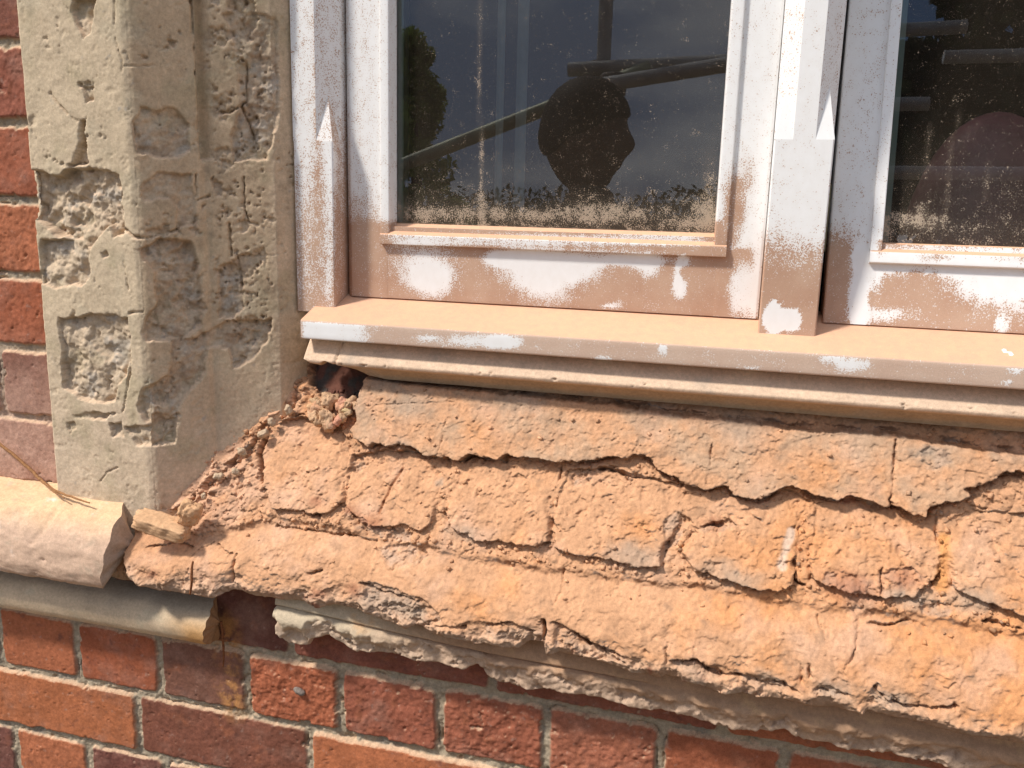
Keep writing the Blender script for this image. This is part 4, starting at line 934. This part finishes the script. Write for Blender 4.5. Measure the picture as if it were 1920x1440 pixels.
def gd_left(V):
    q = to_px(V); x, y = q[:, 0], q[:, 1]
    d = .03+.07*sst(150, 350, y)
    edge = 396+5*np.sin(x*.021)+4*np.sin(x*.067+1)
    d = d+.26*sst(edge-55, edge+6, y)
    for a in ((1130, 402, 85, 15, .5), (865, 398, 35, 11, .6), (1010, 404, 40, 9, .6), (1325, 400, 26, 34, .6), (1290, 415, 40, 9, .5), (1330, 340, 12, 50, .9), (940, 400, 30, 10, .7), (790, 402, 30, 12, .8)): d = d+.26*blob(q, *a)
    ln = np.interp(y, [0, 120, 210, 300, 420], [899, 897, 900, 903, 905]); d = d+(.36+.30*sst(200, 400, y))*np.exp(-((x-ln)/3.2)**2)
    d = d-.1*blob(q, 1000, 370, 30, 20, .5)
    return d
def gd_right(V):
    q = to_px(V); x, y = q[:, 0], q[:, 1]
    d = .02+.13*sst(200, 400, y)+.10*sst(395, 430, y)
    for a in ((1735, 415, 38, 15, .5), (1725, 398, 10, 18, .6), (1662, 425, 14, 40, .6), (1690, 410, 14, 14, .7)): d = d+.32*blob(q, *a)
    for pts in (((1793, 180), (1797, 232), (1785, 258), (1778, 330), (1774, 420)), ((1745, 230), (1738, 300), (1736, 400)), ((1855, 300), (1848, 380))):
        p_ = np.array(pts, float); ln = np.interp(y, p_[:, 1], p_[:, 0]); d = d+.20*np.exp(-((x-ln)/3.0)**2)*((y > p_[0, 1]) & (y < p_[-1, 1]))
    return d
TILT = rad(11.0)
def tilt(V):
    V = V.copy(); y, z = V[:, 1]-.100, V[:, 2]+.0980
    V[:, 1] = .100+y*math.cos(TILT)+z*math.sin(TILT); V[:, 2] = -.0980+z*math.cos(TILT)-y*math.sin(TILT); return V
ls = sash('sash', -.4195, .0119, -.3675, -.0345, None, dust_left, gd_left, .006)
rs = sash('sash', .0702, .6000, .1165, .5550, tilt, dust_right, gd_right, .001)
b = MB(); bar(b, [(.0636, .100), (.0662, .100), (.0662, .112), (.0636, .112)], 'z', -.030, .031, .0004); b.build('weather_seal', M_SEAL, win)
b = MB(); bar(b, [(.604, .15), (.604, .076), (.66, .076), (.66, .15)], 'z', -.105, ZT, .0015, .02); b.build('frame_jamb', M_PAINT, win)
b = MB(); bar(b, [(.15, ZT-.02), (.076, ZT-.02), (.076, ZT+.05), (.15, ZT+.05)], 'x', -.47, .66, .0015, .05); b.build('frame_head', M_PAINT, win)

# ------------------------------------------------------------------ dark room behind the glass
M_ROOM = flat('dim_room_walls', (.028, .026, .026), .95, 0, .1)
def box_faces(mb, lo, hi, skip=()):
    x0, y0, z0 = lo; x1, y1, z1 = hi
    V = [(x0, y0, z0), (x1, y0, z0), (x1, y1, z0), (x0, y1, z0), (x0, y0, z1), (x1, y0, z1), (x1, y1, z1), (x0, y1, z1)]
    F = {'bottom': [0, 3, 2, 1], 'top': [4, 5, 6, 7], 'front': [0, 1, 5, 4], 'right': [1, 2, 6, 5], 'back': [2, 3, 7, 6], 'left': [3, 0, 4, 7]}
    mb.poly(V, [f for k, f in F.items() if k not in skip])
b = MB(); box_faces(b, (-2.2, .16, -1.4), (2.2, 3.6, 1.6), ('front',))
for lo, hi in (((-2.2, .155, -1.4), (-.47, .16, 1.6)), ((.66, .155, -1.4), (2.2, .16, 1.6)), ((-.47, .155, -1.4), (.66, .16, -.135)), ((-.47, .155, .95), (.66, .16, 1.6))): box_faces(b, lo, hi)
tag(b.build('room', M_ROOM, smooth=False), kind='structure')
M_SLAT = flat('pale_blind_fabric', (.24, .27, .27), .8, 0, .2, .1)
for k, (pxa, pxb) in enumerate(((930, 944), (967, 987))):
    a_, b_ = at(pxa, 200, .168), at(pxb, 200, .168); zb_ = at(950, 385, .168)[2]
    mb = MB(); X = np.linspace(a_[0], b_[0], 7); prof = np.array([(x, .168+.002*math.sin((x-a_[0])/(b_[0]-a_[0])*math.pi)) for x in X]); prof = np.vstack([prof, prof[::-1]+[0, .0012]])
    bar(mb, prof, 'z', zb_, .85, .0002, .02)
    tag(mb.build('blind_slat', M_SLAT), ('narrower pale blind slat hanging behind the glass, beside the dust streak', 'wider pale blind slat hanging behind the glass, nearer the reflected head')[k], 'blind slat', 'pale blind slats behind the glass')
# round-backed maroon chair inside the room
M_CHAIR = flat('maroon_leather', (.34, .13, .15), .45, 0, .5, .2, 30)
chair = empty('armchair', tuple(at(1885, 330, .50)*[1, 1, 0]+[0, 0, -1.4])); tag(chair, 'maroon round-backed armchair in the dark room behind the far pane', 'armchair')
cx, cz = at(1885, 300, .50)[0], at(1885, 199, .50)[2]
def chair_part(name, P): mb = MB(); mb.grid(P-np.array(chair.location)); mb.build(name, M_CHAIR, chair)
U, V = np.meshgrid(np.linspace(0, math.pi*2, 60), np.linspace(0, math.pi, 24)); r_ = .115
def sup(a, b_): return np.sign(a)*np.abs(a)**b_
top = np.stack([cx+r_*np.sin(V)*np.cos(U), .56+.055*np.sin(V)*np.sin(U), cz-.42+.42*np.sign(np.cos(V))*np.abs(np.cos(V))**.55], -1)
chair_part('backrest', top)
chair_part('seat', np.stack([cx+.26*sup(np.sin(V), .5)*sup(np.cos(U), .5), .82+.25*sup(np.sin(V), .5)*sup(np.sin(U), .5), cz-.75+.07*sup(np.cos(V), .5)], -1))
for sx in (-.2, .2):
    for sy in (.62, 1.02):
        mb = MB(); bar(mb, [(cx+sx-.02, sy-.02), (cx+sx+.02, sy-.02), (cx+sx+.02, sy+.02), (cx+sx-.02, sy+.02)], 'z', -1.4, cz-.78, .004, .1)
        mb.build('leg', M_CHAIR, chair, tf=lambda W: W-np.array(chair.location))

# ================================================================== SMALL THINGS
def tube(name, pts, r, mat, parent=None, n=10, sub=6, wob=0., seed=0):
    pts = np.array(pts, float); t = np.linspace(0, len(pts)-1, (len(pts)-1)*sub+1)
    C_ = np.stack([np.interp(t, np.arange(len(pts)), pts[:, k]) for k in range(3)], -1)
    if len(pts) > 2:
        for _ in range(sub): C_[1:-1] = (C_[:-2]+2*C_[1:-1]+C_[2:])/4
    if wob: C_ = C_+wob*np.stack([fbm(C_, .01, 2, .5, seed+k) for k in range(3)], -1)
    rr = np.interp(t, np.arange(len(pts)), np.broadcast_to(r, len(pts)))
    T_ = np.gradient(C_, axis=0); T_ /= np.linalg.norm(T_, axis=1, keepdims=True)
    ref = np.array([0, 0, 1.]) if abs(T_[0][2]) < .8 else np.array([1., 0, 0])
    A = np.cross(T_, ref); A /= np.linalg.norm(A, axis=1, keepdims=True); B_ = np.cross(T_, A)
    th = np.linspace(0, 2*math.pi, n+1)
    ring = C_[:, None]+rr[:, None, None]*(np.cos(th)[None, :, None]*A[:, None]+np.sin(th)[None, :, None]*B_[:, None])
    mb = MB(); mb.grid(ring); mb.poly(ring[0, :-1], [list(range(n))]); mb.poly(ring[-1, :-1], [list(range(n))])
    return mb.build(name, mat, parent)
tw = empty('twig'); tag(tw, 'thin brown twig lying across the top of the rounded stone course', 'twig')
tube('stem', [at(-8, 826, -.004), at(30, 856, -.006), at(62, 884, -.008), at(84, 908, -.016), at(116, 926, -.024), at(168, 943, -.030)], [.0016, .0018, .0017, .0016, .0013, .0008], M_TWIG, tw, wob=.0012)
tube('side_shoot', [at(84, 905, -.017), at(98, 921, -.024), at(120, 933, -.030)], [.001, .0009, .0006], M_TWIG, tw, wob=.001, seed=4)
o = tube('rusty_nail', [at(362, 1053, -.056), at(358, 1075, -.060), at(360, 1092, -.062), at(357, 1114, -.060)], [.0011, .0014, .0013, .0010], M_RUST, wob=.0008)
tag(o, 'bent rusty nail sticking down from the sill edge above the roll moulding', 'nail')
o = tube('rusty_nail', [at(415, 1165, -.010), at(417, 1190, -.010), at(420, 1225, -.009), at(418, 1250, -.008)], [.0014, .0015, .0012, .0008], M_RUST, wob=.0008, seed=3)
tag(o, 'rusty nail on the stained dark brick, below the broken end of the roll moulding', 'nail')
# broken chip left at the foot of the jamb
o = lump('stone_chip', tuple(at(305, 985, -.034)), (.031, .012, .0075), M_SILL, 5, None, (.25, .22, .1), (.58, .355, .20), 40, .3, .85); tag(o, 'flat wedge of broken stone lying at the foot of the jamb corner', 'stone chip')
o = lump('stone_chip', tuple(at(355, 962, -.026)), (.012, .010, .014), M_STONE, 6, None, (.2, .3, .4), (.58, .345, .19), 36, .5, .4); tag(o, 'knobbly orange lump standing on the wedge at the jamb foot', 'stone chip')
def on_sill(px, off=.0): q = sl([px])[0]; return q[0]*np.array([1., 0, 0])+P0+q[1]*DN+off*NM
BIG = [((598, 760), (.010, .008, .012), 'pale upright mortar lump in the hollow, closest to the jamb', (.53, .335, .20)), ((618, 748), (.015, .012, .009), 'crumbly grey brown mortar lump below the dark red hollow', (.53, .335, .20)),
       ((655, 752), (.014, .006, .007), 'smooth slanting pale fragment beside the corner of the capping layer', (.53, .335, .20)), ((588, 778), (.013, .010, .009), 'blocky mortar lump below the upright one, over the jamb crack', (.53, .335, .20)), ((610, 786), (.018, .012, .010), 'largest orange crumb resting at the top of the first sill brick', (.53, .335, .20))]
for k, (px, sz, lab, c_) in enumerate(BIG):
    o = lump('mortar_lump', tuple(on_sill(px, -.003)), tuple(.72*q_ for q_ in sz), M_SILL, 11+k, None, (.3*k, .5-.4*k, .7*k), c_, 34, .55, .45); tag(o, lab, 'mortar lump')
rnd = random.Random(5)
for k in range(22):
    px = (rnd.uniform(575, 668), 0); px = (px[0], rnd.uniform(752, 800) if px[0] < 660 else rnd.uniform(752, 770)); s_ = rnd.uniform(.0022, .0055)
    o = lump('mortar_crumb', tuple(on_sill(px, -.0015)), (s_*1.3, s_, s_*.9), M_SILL, 30+k, None, (rnd.random()*3, rnd.random()*3, 0), (rnd.uniform(.48, .60), rnd.uniform(.29, .36), .19), 16, .6, .4)
    tag(o, 'small orange mortar crumb in the debris beside the jamb', 'mortar crumb', 'mortar crumbs in the corner by the jamb')
JC = [(452, 846), (408, 892), (380, 930), (508, 790), (540, 768), (492, 812), (440, 884)]
for k, px in enumerate(JC):
    s_ = rnd.uniform(.0018, .0048); o = lump('mortar_crumb', tuple(on_sill(px, -.002)), (s_*1.5, s_, s_*1.0), M_SILL, 60+k, None, (rnd.random()*3, rnd.random()*3, rnd.random()), (.52, .38, .255), 18, .6, .3)
    tag(o, 'rough mortar crumb wedged along the crack at the jamb foot', 'mortar crumb', 'mortar crumbs along the jamb foot')

# ================================================================== WHAT THE GLASS REFLECTS
YG = .1135
def mirrored(x, y, Yreal):
    p = at(x, y, 2*YG-Yreal); p[1] = Yreal; return p
M_TUBE = flat('galvanised_scaffold_tube', (.50, .51, .52), .5, .15, .5, .25, 12)
M_TUBEG = flat('paint_marked_scaffold_tube', (.42, .46, .34), .5, .15, .5, .35, 9)
M_CLIP = flat('coupler_steel', (.16, .15, .15), .6, .6, .4)
sc = empty('scaffold', (0, -2.1, GZ)); tag(sc, 'scaffold of grey steel tubes standing in front of the window, seen reflected in the glass', 'scaffold')
sc_off = lambda W: W
def stube(name, a, b_, mat=M_TUBE):
    o = tube(name, [a, b_], .024, mat, None, 14, 8); o.data.transform(Matrix.Translation((0, 2.1, -GZ))); o.parent = sc; return o
yS = -2.1
u0 = mirrored(1140, -10, yS); u1 = mirrored(1128, 130, yS); ux = (u0[0]+u1[0])/2
stube('upright', np.array([ux, yS, GZ]), np.array([ux, yS, 3.2]))
stube('upright', np.array([ux+2.4, yS, GZ]), np.array([ux+2.4, yS, 3.2])); stube('upright', np.array([ux-2.6, yS, GZ]), np.array([ux-2.6, yS, 3.2]))
A, B_ = mirrored(1120, 128, yS+.05), mirrored(1356, 116, yS+.05); D_ = (B_-A)/np.linalg.norm(B_-A); stube('ledger', A-D_*.1, A+D_*2.6)
A, B_ = mirrored(757, 308, yS+.10), mirrored(1155, 152, yS+.10); D_ = (B_-A)/np.linalg.norm(B_-A); stube('brace', A-D_*1.6, B_+D_*.12, M_TUBEG)
A, B_ = mirrored(1150, 156, yS+.16), mirrored(1356, 122, yS+.16); D_ = (B_-A)/np.linalg.norm(B_-A); stube('guard_rail', A-D_*.05, A+D_*2.8)
stube('ledger', np.array([-3., yS+.05, 1.50]), np.array([.67, yS+.05, 1.61])); stube('ledger', np.array([.62, yS-.05, 1.555]), np.array([3.4, yS-.05, 1.56]))
stube('guard_rail', np.array([-3., yS+.05, 1.30]), np.array([.56, yS+.05, 1.316])); stube('guard_rail', np.array([-3., yS+.05, 1.05]), np.array([3.2, yS+.05, 1.063]))
for p in (mirrored(1126, 135, yS), mirrored(1150, 158, yS+.1)):
    o = lump('coupler', tuple(p-np.array([0, -2.1, GZ])), (.045, .05, .04), M_CLIP, 8, sc, (0, 0, 0), None, 16, .2, .6)

# photographer, standing close to the wall
M_CLOTH = flat('dark_work_jacket', (.022, .021, .024), .9, 0, .2); M_SKIN = flat('skin', (.13, .075, .052), .55, 0, .4, .05); M_HAIR = flat('dark_hair', (.025, .018, .014), .7)
hd = mirrored(1098, 262, -1.08)
person = None
def skin_body(name, verts, edges, mat, parent=None, sub=2):
    me = bpy.data.meshes.new(name); me.from_pydata([v[:3] for v in verts], edges, []); me.materials.append(mat)
    o = bpy.data.objects.new(name, me); COL.objects.link(o); o.parent = parent
    o.modifiers.new('skin', 'SKIN').use_smooth_shade = True
    for v, s_ in zip(me.skin_vertices[0].data, verts):
        v.radius = s_[3] if isinstance(s_[3], tuple) else (s_[3], s_[3])
    me.skin_vertices[0].data[0].use_root = True
    sm = o.modifiers.new('smooth', 'SUBSURF'); sm.levels = sm.render_levels = sub
    return o
hx, hy, hz = hd
G = GZ+.03
sh = hz-.22
Vp = [(hx, hy, hz-.80, (.15, .11)), (hx, hy, hz-.62, (.15, .11)), (hx+.01, hy, sh-.10, (.17, .12)), (hx+.02, hy+.01, sh+.02, (.12, .09)), (hx+.02, hy+.015, hz-.15, (.06, .062)), (hx+.02, hy+.02, hz-.10, (.060, .066)),
      (hx-.19, hy+.02, sh-.03, .065), (hx-.24, hy+.10, sh-.28, .048), (hx-.12, hy+.20, sh-.37, .038), (hx+.21, hy+.02, sh-.03, .065), (hx+.30, hy+.05, sh-.26, .048), (hx+.27, hy+.20, sh-.37, .037),
      (hx-.10, hy, hz-.90, .095), (hx-.11, hy+.03, hz-1.28, .062), (hx-.11, hy-.02, G+.08, .045), (hx-.11, hy+.13, G+.02, .038), (hx+.10, hy, hz-.90, .095), (hx+.11, hy+.03, hz-1.28, .062), (hx+.11, hy-.02, G+.08, .045), (hx+.12, hy+.13, G+.02, .038)]
Ep = [(0, 1), (1, 2), (2, 3), (3, 4), (4, 5), (3, 6), (6, 7), (7, 8), (3, 9), (9, 10), (10, 11), (0, 12), (12, 13), (13, 14), (14, 15), (0, 16), (16, 17), (17, 18), (18, 19)]
person = skin_body('person', Vp, Ep, M_CLOTH)
tag(person, 'person in dark clothes standing close to the window, reflected in the glass', 'person')
def head_shape():
    U_, V_ = np.meshgrid(np.linspace(0, 2*math.pi, 49), np.linspace(0, math.pi, 33))
    D = np.stack([np.sin(V_)*np.cos(U_), np.sin(V_)*np.sin(U_), np.cos(V_)], -1)
    S_ = D*np.array([.080, .104, .124])
    low = sst(.1, -.9, D[..., 2]); S_[..., 0] *= 1-.28*low; S_[..., 1] *= 1-.10*low
    face = np.clip(D[..., 1], 0, 1)
    nose = np.exp(-((D[..., 0])/.16)**2-((D[..., 2]+.12)/.22)**2)*(D[..., 1] > 0); S_[..., 1] += .022*nose
    for sx in (-.4, .4): S_[..., 1] -= .010*np.exp(-((D[..., 0]-sx)/.17)**2-((D[..., 2]-.08)/.12)**2)*(D[..., 1] > 0)
    S_[..., 1] += .006*np.exp(-(D[..., 0]/.28)**2-((D[..., 2]+.5)/.07)**2)*(D[..., 1] > 0); S_[..., 1] += .010*np.exp(-(D[..., 0]/.3)**2-((D[..., 2]+.85)/.12)**2)*(D[..., 1] > 0)
    for sx in (-1, 1): S_[..., 0] += sx*.018*np.exp(-((D[..., 1]+.05)/.16)**2-((D[..., 2]+.02)/.24)**2)*(D[..., 0]*sx > .5)
    return D, S_
D, S_ = head_shape()
Rz = np.array(Matrix.Rotation(rad(-78), 3, 'Z'))
mb = MB(); mb.grid(S_ @ Rz.T+hd); mb.build('head', M_SKIN, person)
hm = sst(-.05, .12, D[..., 2]-.45*np.clip(D[..., 1], -.6, 1)+.1); H_ = S_*(1+.13*hm*(1+.25*fbm(D, .35, 3, .6, 90)))[..., None]-D*.004*(1-hm)[..., None]*3
mb = MB(); mb.grid(H_ @ Rz.T+hd+np.array([0, 0, .004])); mb.build('hair', M_HAIR, person)
def hand(wr, to, side, curl, name='hand'):
    wr, to = np.array(wr), np.array(to); f = (to-wr)/np.linalg.norm(to-wr); up = np.array([0, 0, 1.]); r = np.cross(f, up); r /= np.linalg.norm(r); up = np.cross(r, f)
    V_ = [(*wr, .024), (*(wr+f*.045), (.034, .016)), (*(wr+f*.085), (.036, .014))]; E_ = [(0, 1), (1, 2)]
    for k, (o_, ln) in enumerate(((-.030, .060), (-.010, .072), (.011, .068), (.030, .054))):
        b0 = wr+f*.092+r*o_; n0 = len(V_)
        p1 = b0+f*ln*.42-up*curl*.15*ln; p2 = p1+f*ln*.28-up*curl*.5*ln; p3 = p2+f*ln*.10-up*curl*.55*ln
        V_ += [(*b0, .0095), (*p1, .009), (*p2, .0082), (*p3, .007)]; E_ += [(2, n0), (n0, n0+1), (n0+1, n0+2), (n0+2, n0+3)]
    n0 = len(V_); t0 = wr+f*.035+r*side*.034; V_ += [(*t0, .012), (*(t0+f*.03+r*side*.022-up*.006), .0105), (*(t0+f*.056+r*side*.02-up*.016), .0085)]; E_ += [(1, n0), (n0, n0+1), (n0+1, n0+2)]
    return skin_body(name, V_, E_, M_SKIN, person, 1)
ph = np.array([hx+.06, hy+.27, sh-.40])
hand(Vp[11][:3], ph+np.array([.06, .0, .02]), -1, .8)
hand(Vp[8][:3], ph+np.array([-.02, .01, -.02]), 1, .8)

# trees and hedge beyond
def leaf_mat(name, col):
    m_, N, L, B = new_mat(name); oi = N.new('ShaderNodeAttribute'); oi.attribute_name = 'Col'
    vm = N.new('ShaderNodeVectorMath'); vm.operation = 'MULTIPLY'; vm.inputs[1].default_value = col
    L.new(oi.outputs['Color'], vm.inputs[0]); L.new(vm.outputs[0], B.inputs['Base Color']); B.inputs['Roughness'].default_value = .7
    tl = N.new('ShaderNodeBsdfTranslucent'); L.new(vm.outputs[0], tl.inputs['Color']); ms = N.new('ShaderNodeMixShader'); ms.inputs[0].default_value = .45
    L.new(B.outputs[0], ms.inputs[1]); L.new(tl.outputs[0], ms.inputs[2]); L.new(ms.outputs[0], N['Material Output'].inputs['Surface']); return m_
M_BARK = flat('bark', (.09, .07, .05), .95, 0, .1, .4, 8, .6)
def leaves(name, ctrs, radii, n, size, mat, parent, seed):
    r = np.random.RandomState(seed); k = r.randint(0, len(ctrs), n); d = r.normal(size=(n, 3)); d /= np.linalg.norm(d, axis=1, keepdims=True)
    p = np.asarray(ctrs)[k]+d*np.asarray(radii)[k][:, None]*(r.rand(n, 1)**.45)*np.array([1, 1, .85])
    a = r.normal(size=(n, 3)); a /= np.linalg.norm(a, axis=1, keepdims=True); b_ = np.cross(a, r.normal(size=(n, 3))); b_ /= np.linalg.norm(b_, axis=1, keepdims=True)
    s_ = size*(.6+.8*r.rand(n, 1)); q = np.stack([p-a*s_, p+b_*s_*.5, p+a*s_, p-b_*s_*.5], 1)
    c = np.repeat((.7+.6*r.rand(n, 1))*np.array([[1., 1, 1]]), 4, 0)
    mb = MB(); mb.v.append(q.reshape(-1, 3)); mb.f.append(np.arange(4*n).reshape(n, 4)); mb.c.append(c); mb.a.append(np.zeros(4*n)); mb.n = 4*n
    return mb.build(name, mat, parent, smooth=False)
def tree(base, height, spread, label, mat, n, size, seed, low=.25):
    t = empty('tree', (0, 0, 0)); tag(t, label, 'tree'); r = np.random.RandomState(seed); base = np.array(base)
    tube('trunk', [base, base+[.05*spread, 0, height*.35], base+[-.03*spread, 0, height*.8]], [height*.035, height*.026, height*.008], M_BARK, t, 10, 5)
    ctr, ra = [], []
    for k in range(46):
        z = low+(1-low)*(k+.5)/46; w = spread*(math.sin(min(1, (z-low)/(1-low)*.9+.25)*math.pi*.96)**.8+.04); th = r.rand()*6.28; q = r.rand()**.5*.9
        ctr.append(base+np.array([w*q*math.cos(th), w*q*math.sin(th), z*height])); ra.append(spread*(.20+.22*r.rand())*(1.15-.6*z))
    for k in range(5): tube('branch', [base+np.array([0, 0, height*(.3+.09*k)]), ctr[8*k]], [height*.012, height*.004], M_BARK, t, 6, 3)
    leaves('crown', ctr, ra, n, size, mat, t, seed+1)
    return t
M_L1 = leaf_mat('mid_green_leaves', (.30, .38, .09)); M_L2 = leaf_mat('dark_green_leaves', (.035, .05, .02))
tp = mirrored(745, 118, -11.0); tree((tp[0]+.28, -11., GZ), tp[2]-GZ+.30, .95, 'mid green tree rising behind the scaffold brace, reflected beside the spacer bar', M_L1, 15000, .05, 3, .1)
tp = mirrored(1352, 100, -10.); tree((tp[0]+4.0, -10.5, GZ), 11.0, 3.7, 'tall dark green tree reflected in the far pane', M_L2, 26000, .15, 9, .08)
tp = mirrored(1700, 300, -7.0); tree((tp[0]+.9, -7., GZ), 3.6, 1.7, 'low dark bushy tree added in front of the tall one to block sky reflected in the far pane', M_L2, 16000, .08, 21, .02)  # added tree: hides the bright sky gap under the tall crown in the reflection
hb = []; r_ = np.random.RandomState(2)
for x in np.arange(-40, 40, 1.6): hb.append((x, -42+r_.rand()*3, GZ+.9+r_.rand()*1.0))
o = leaves('hedge', hb, [1.5]*len(hb), 16000, .16, M_L2, None, 4); tag(o, 'distant dark green hedge along the skyline, reflected low in the glass', 'hedge', kind='stuff')
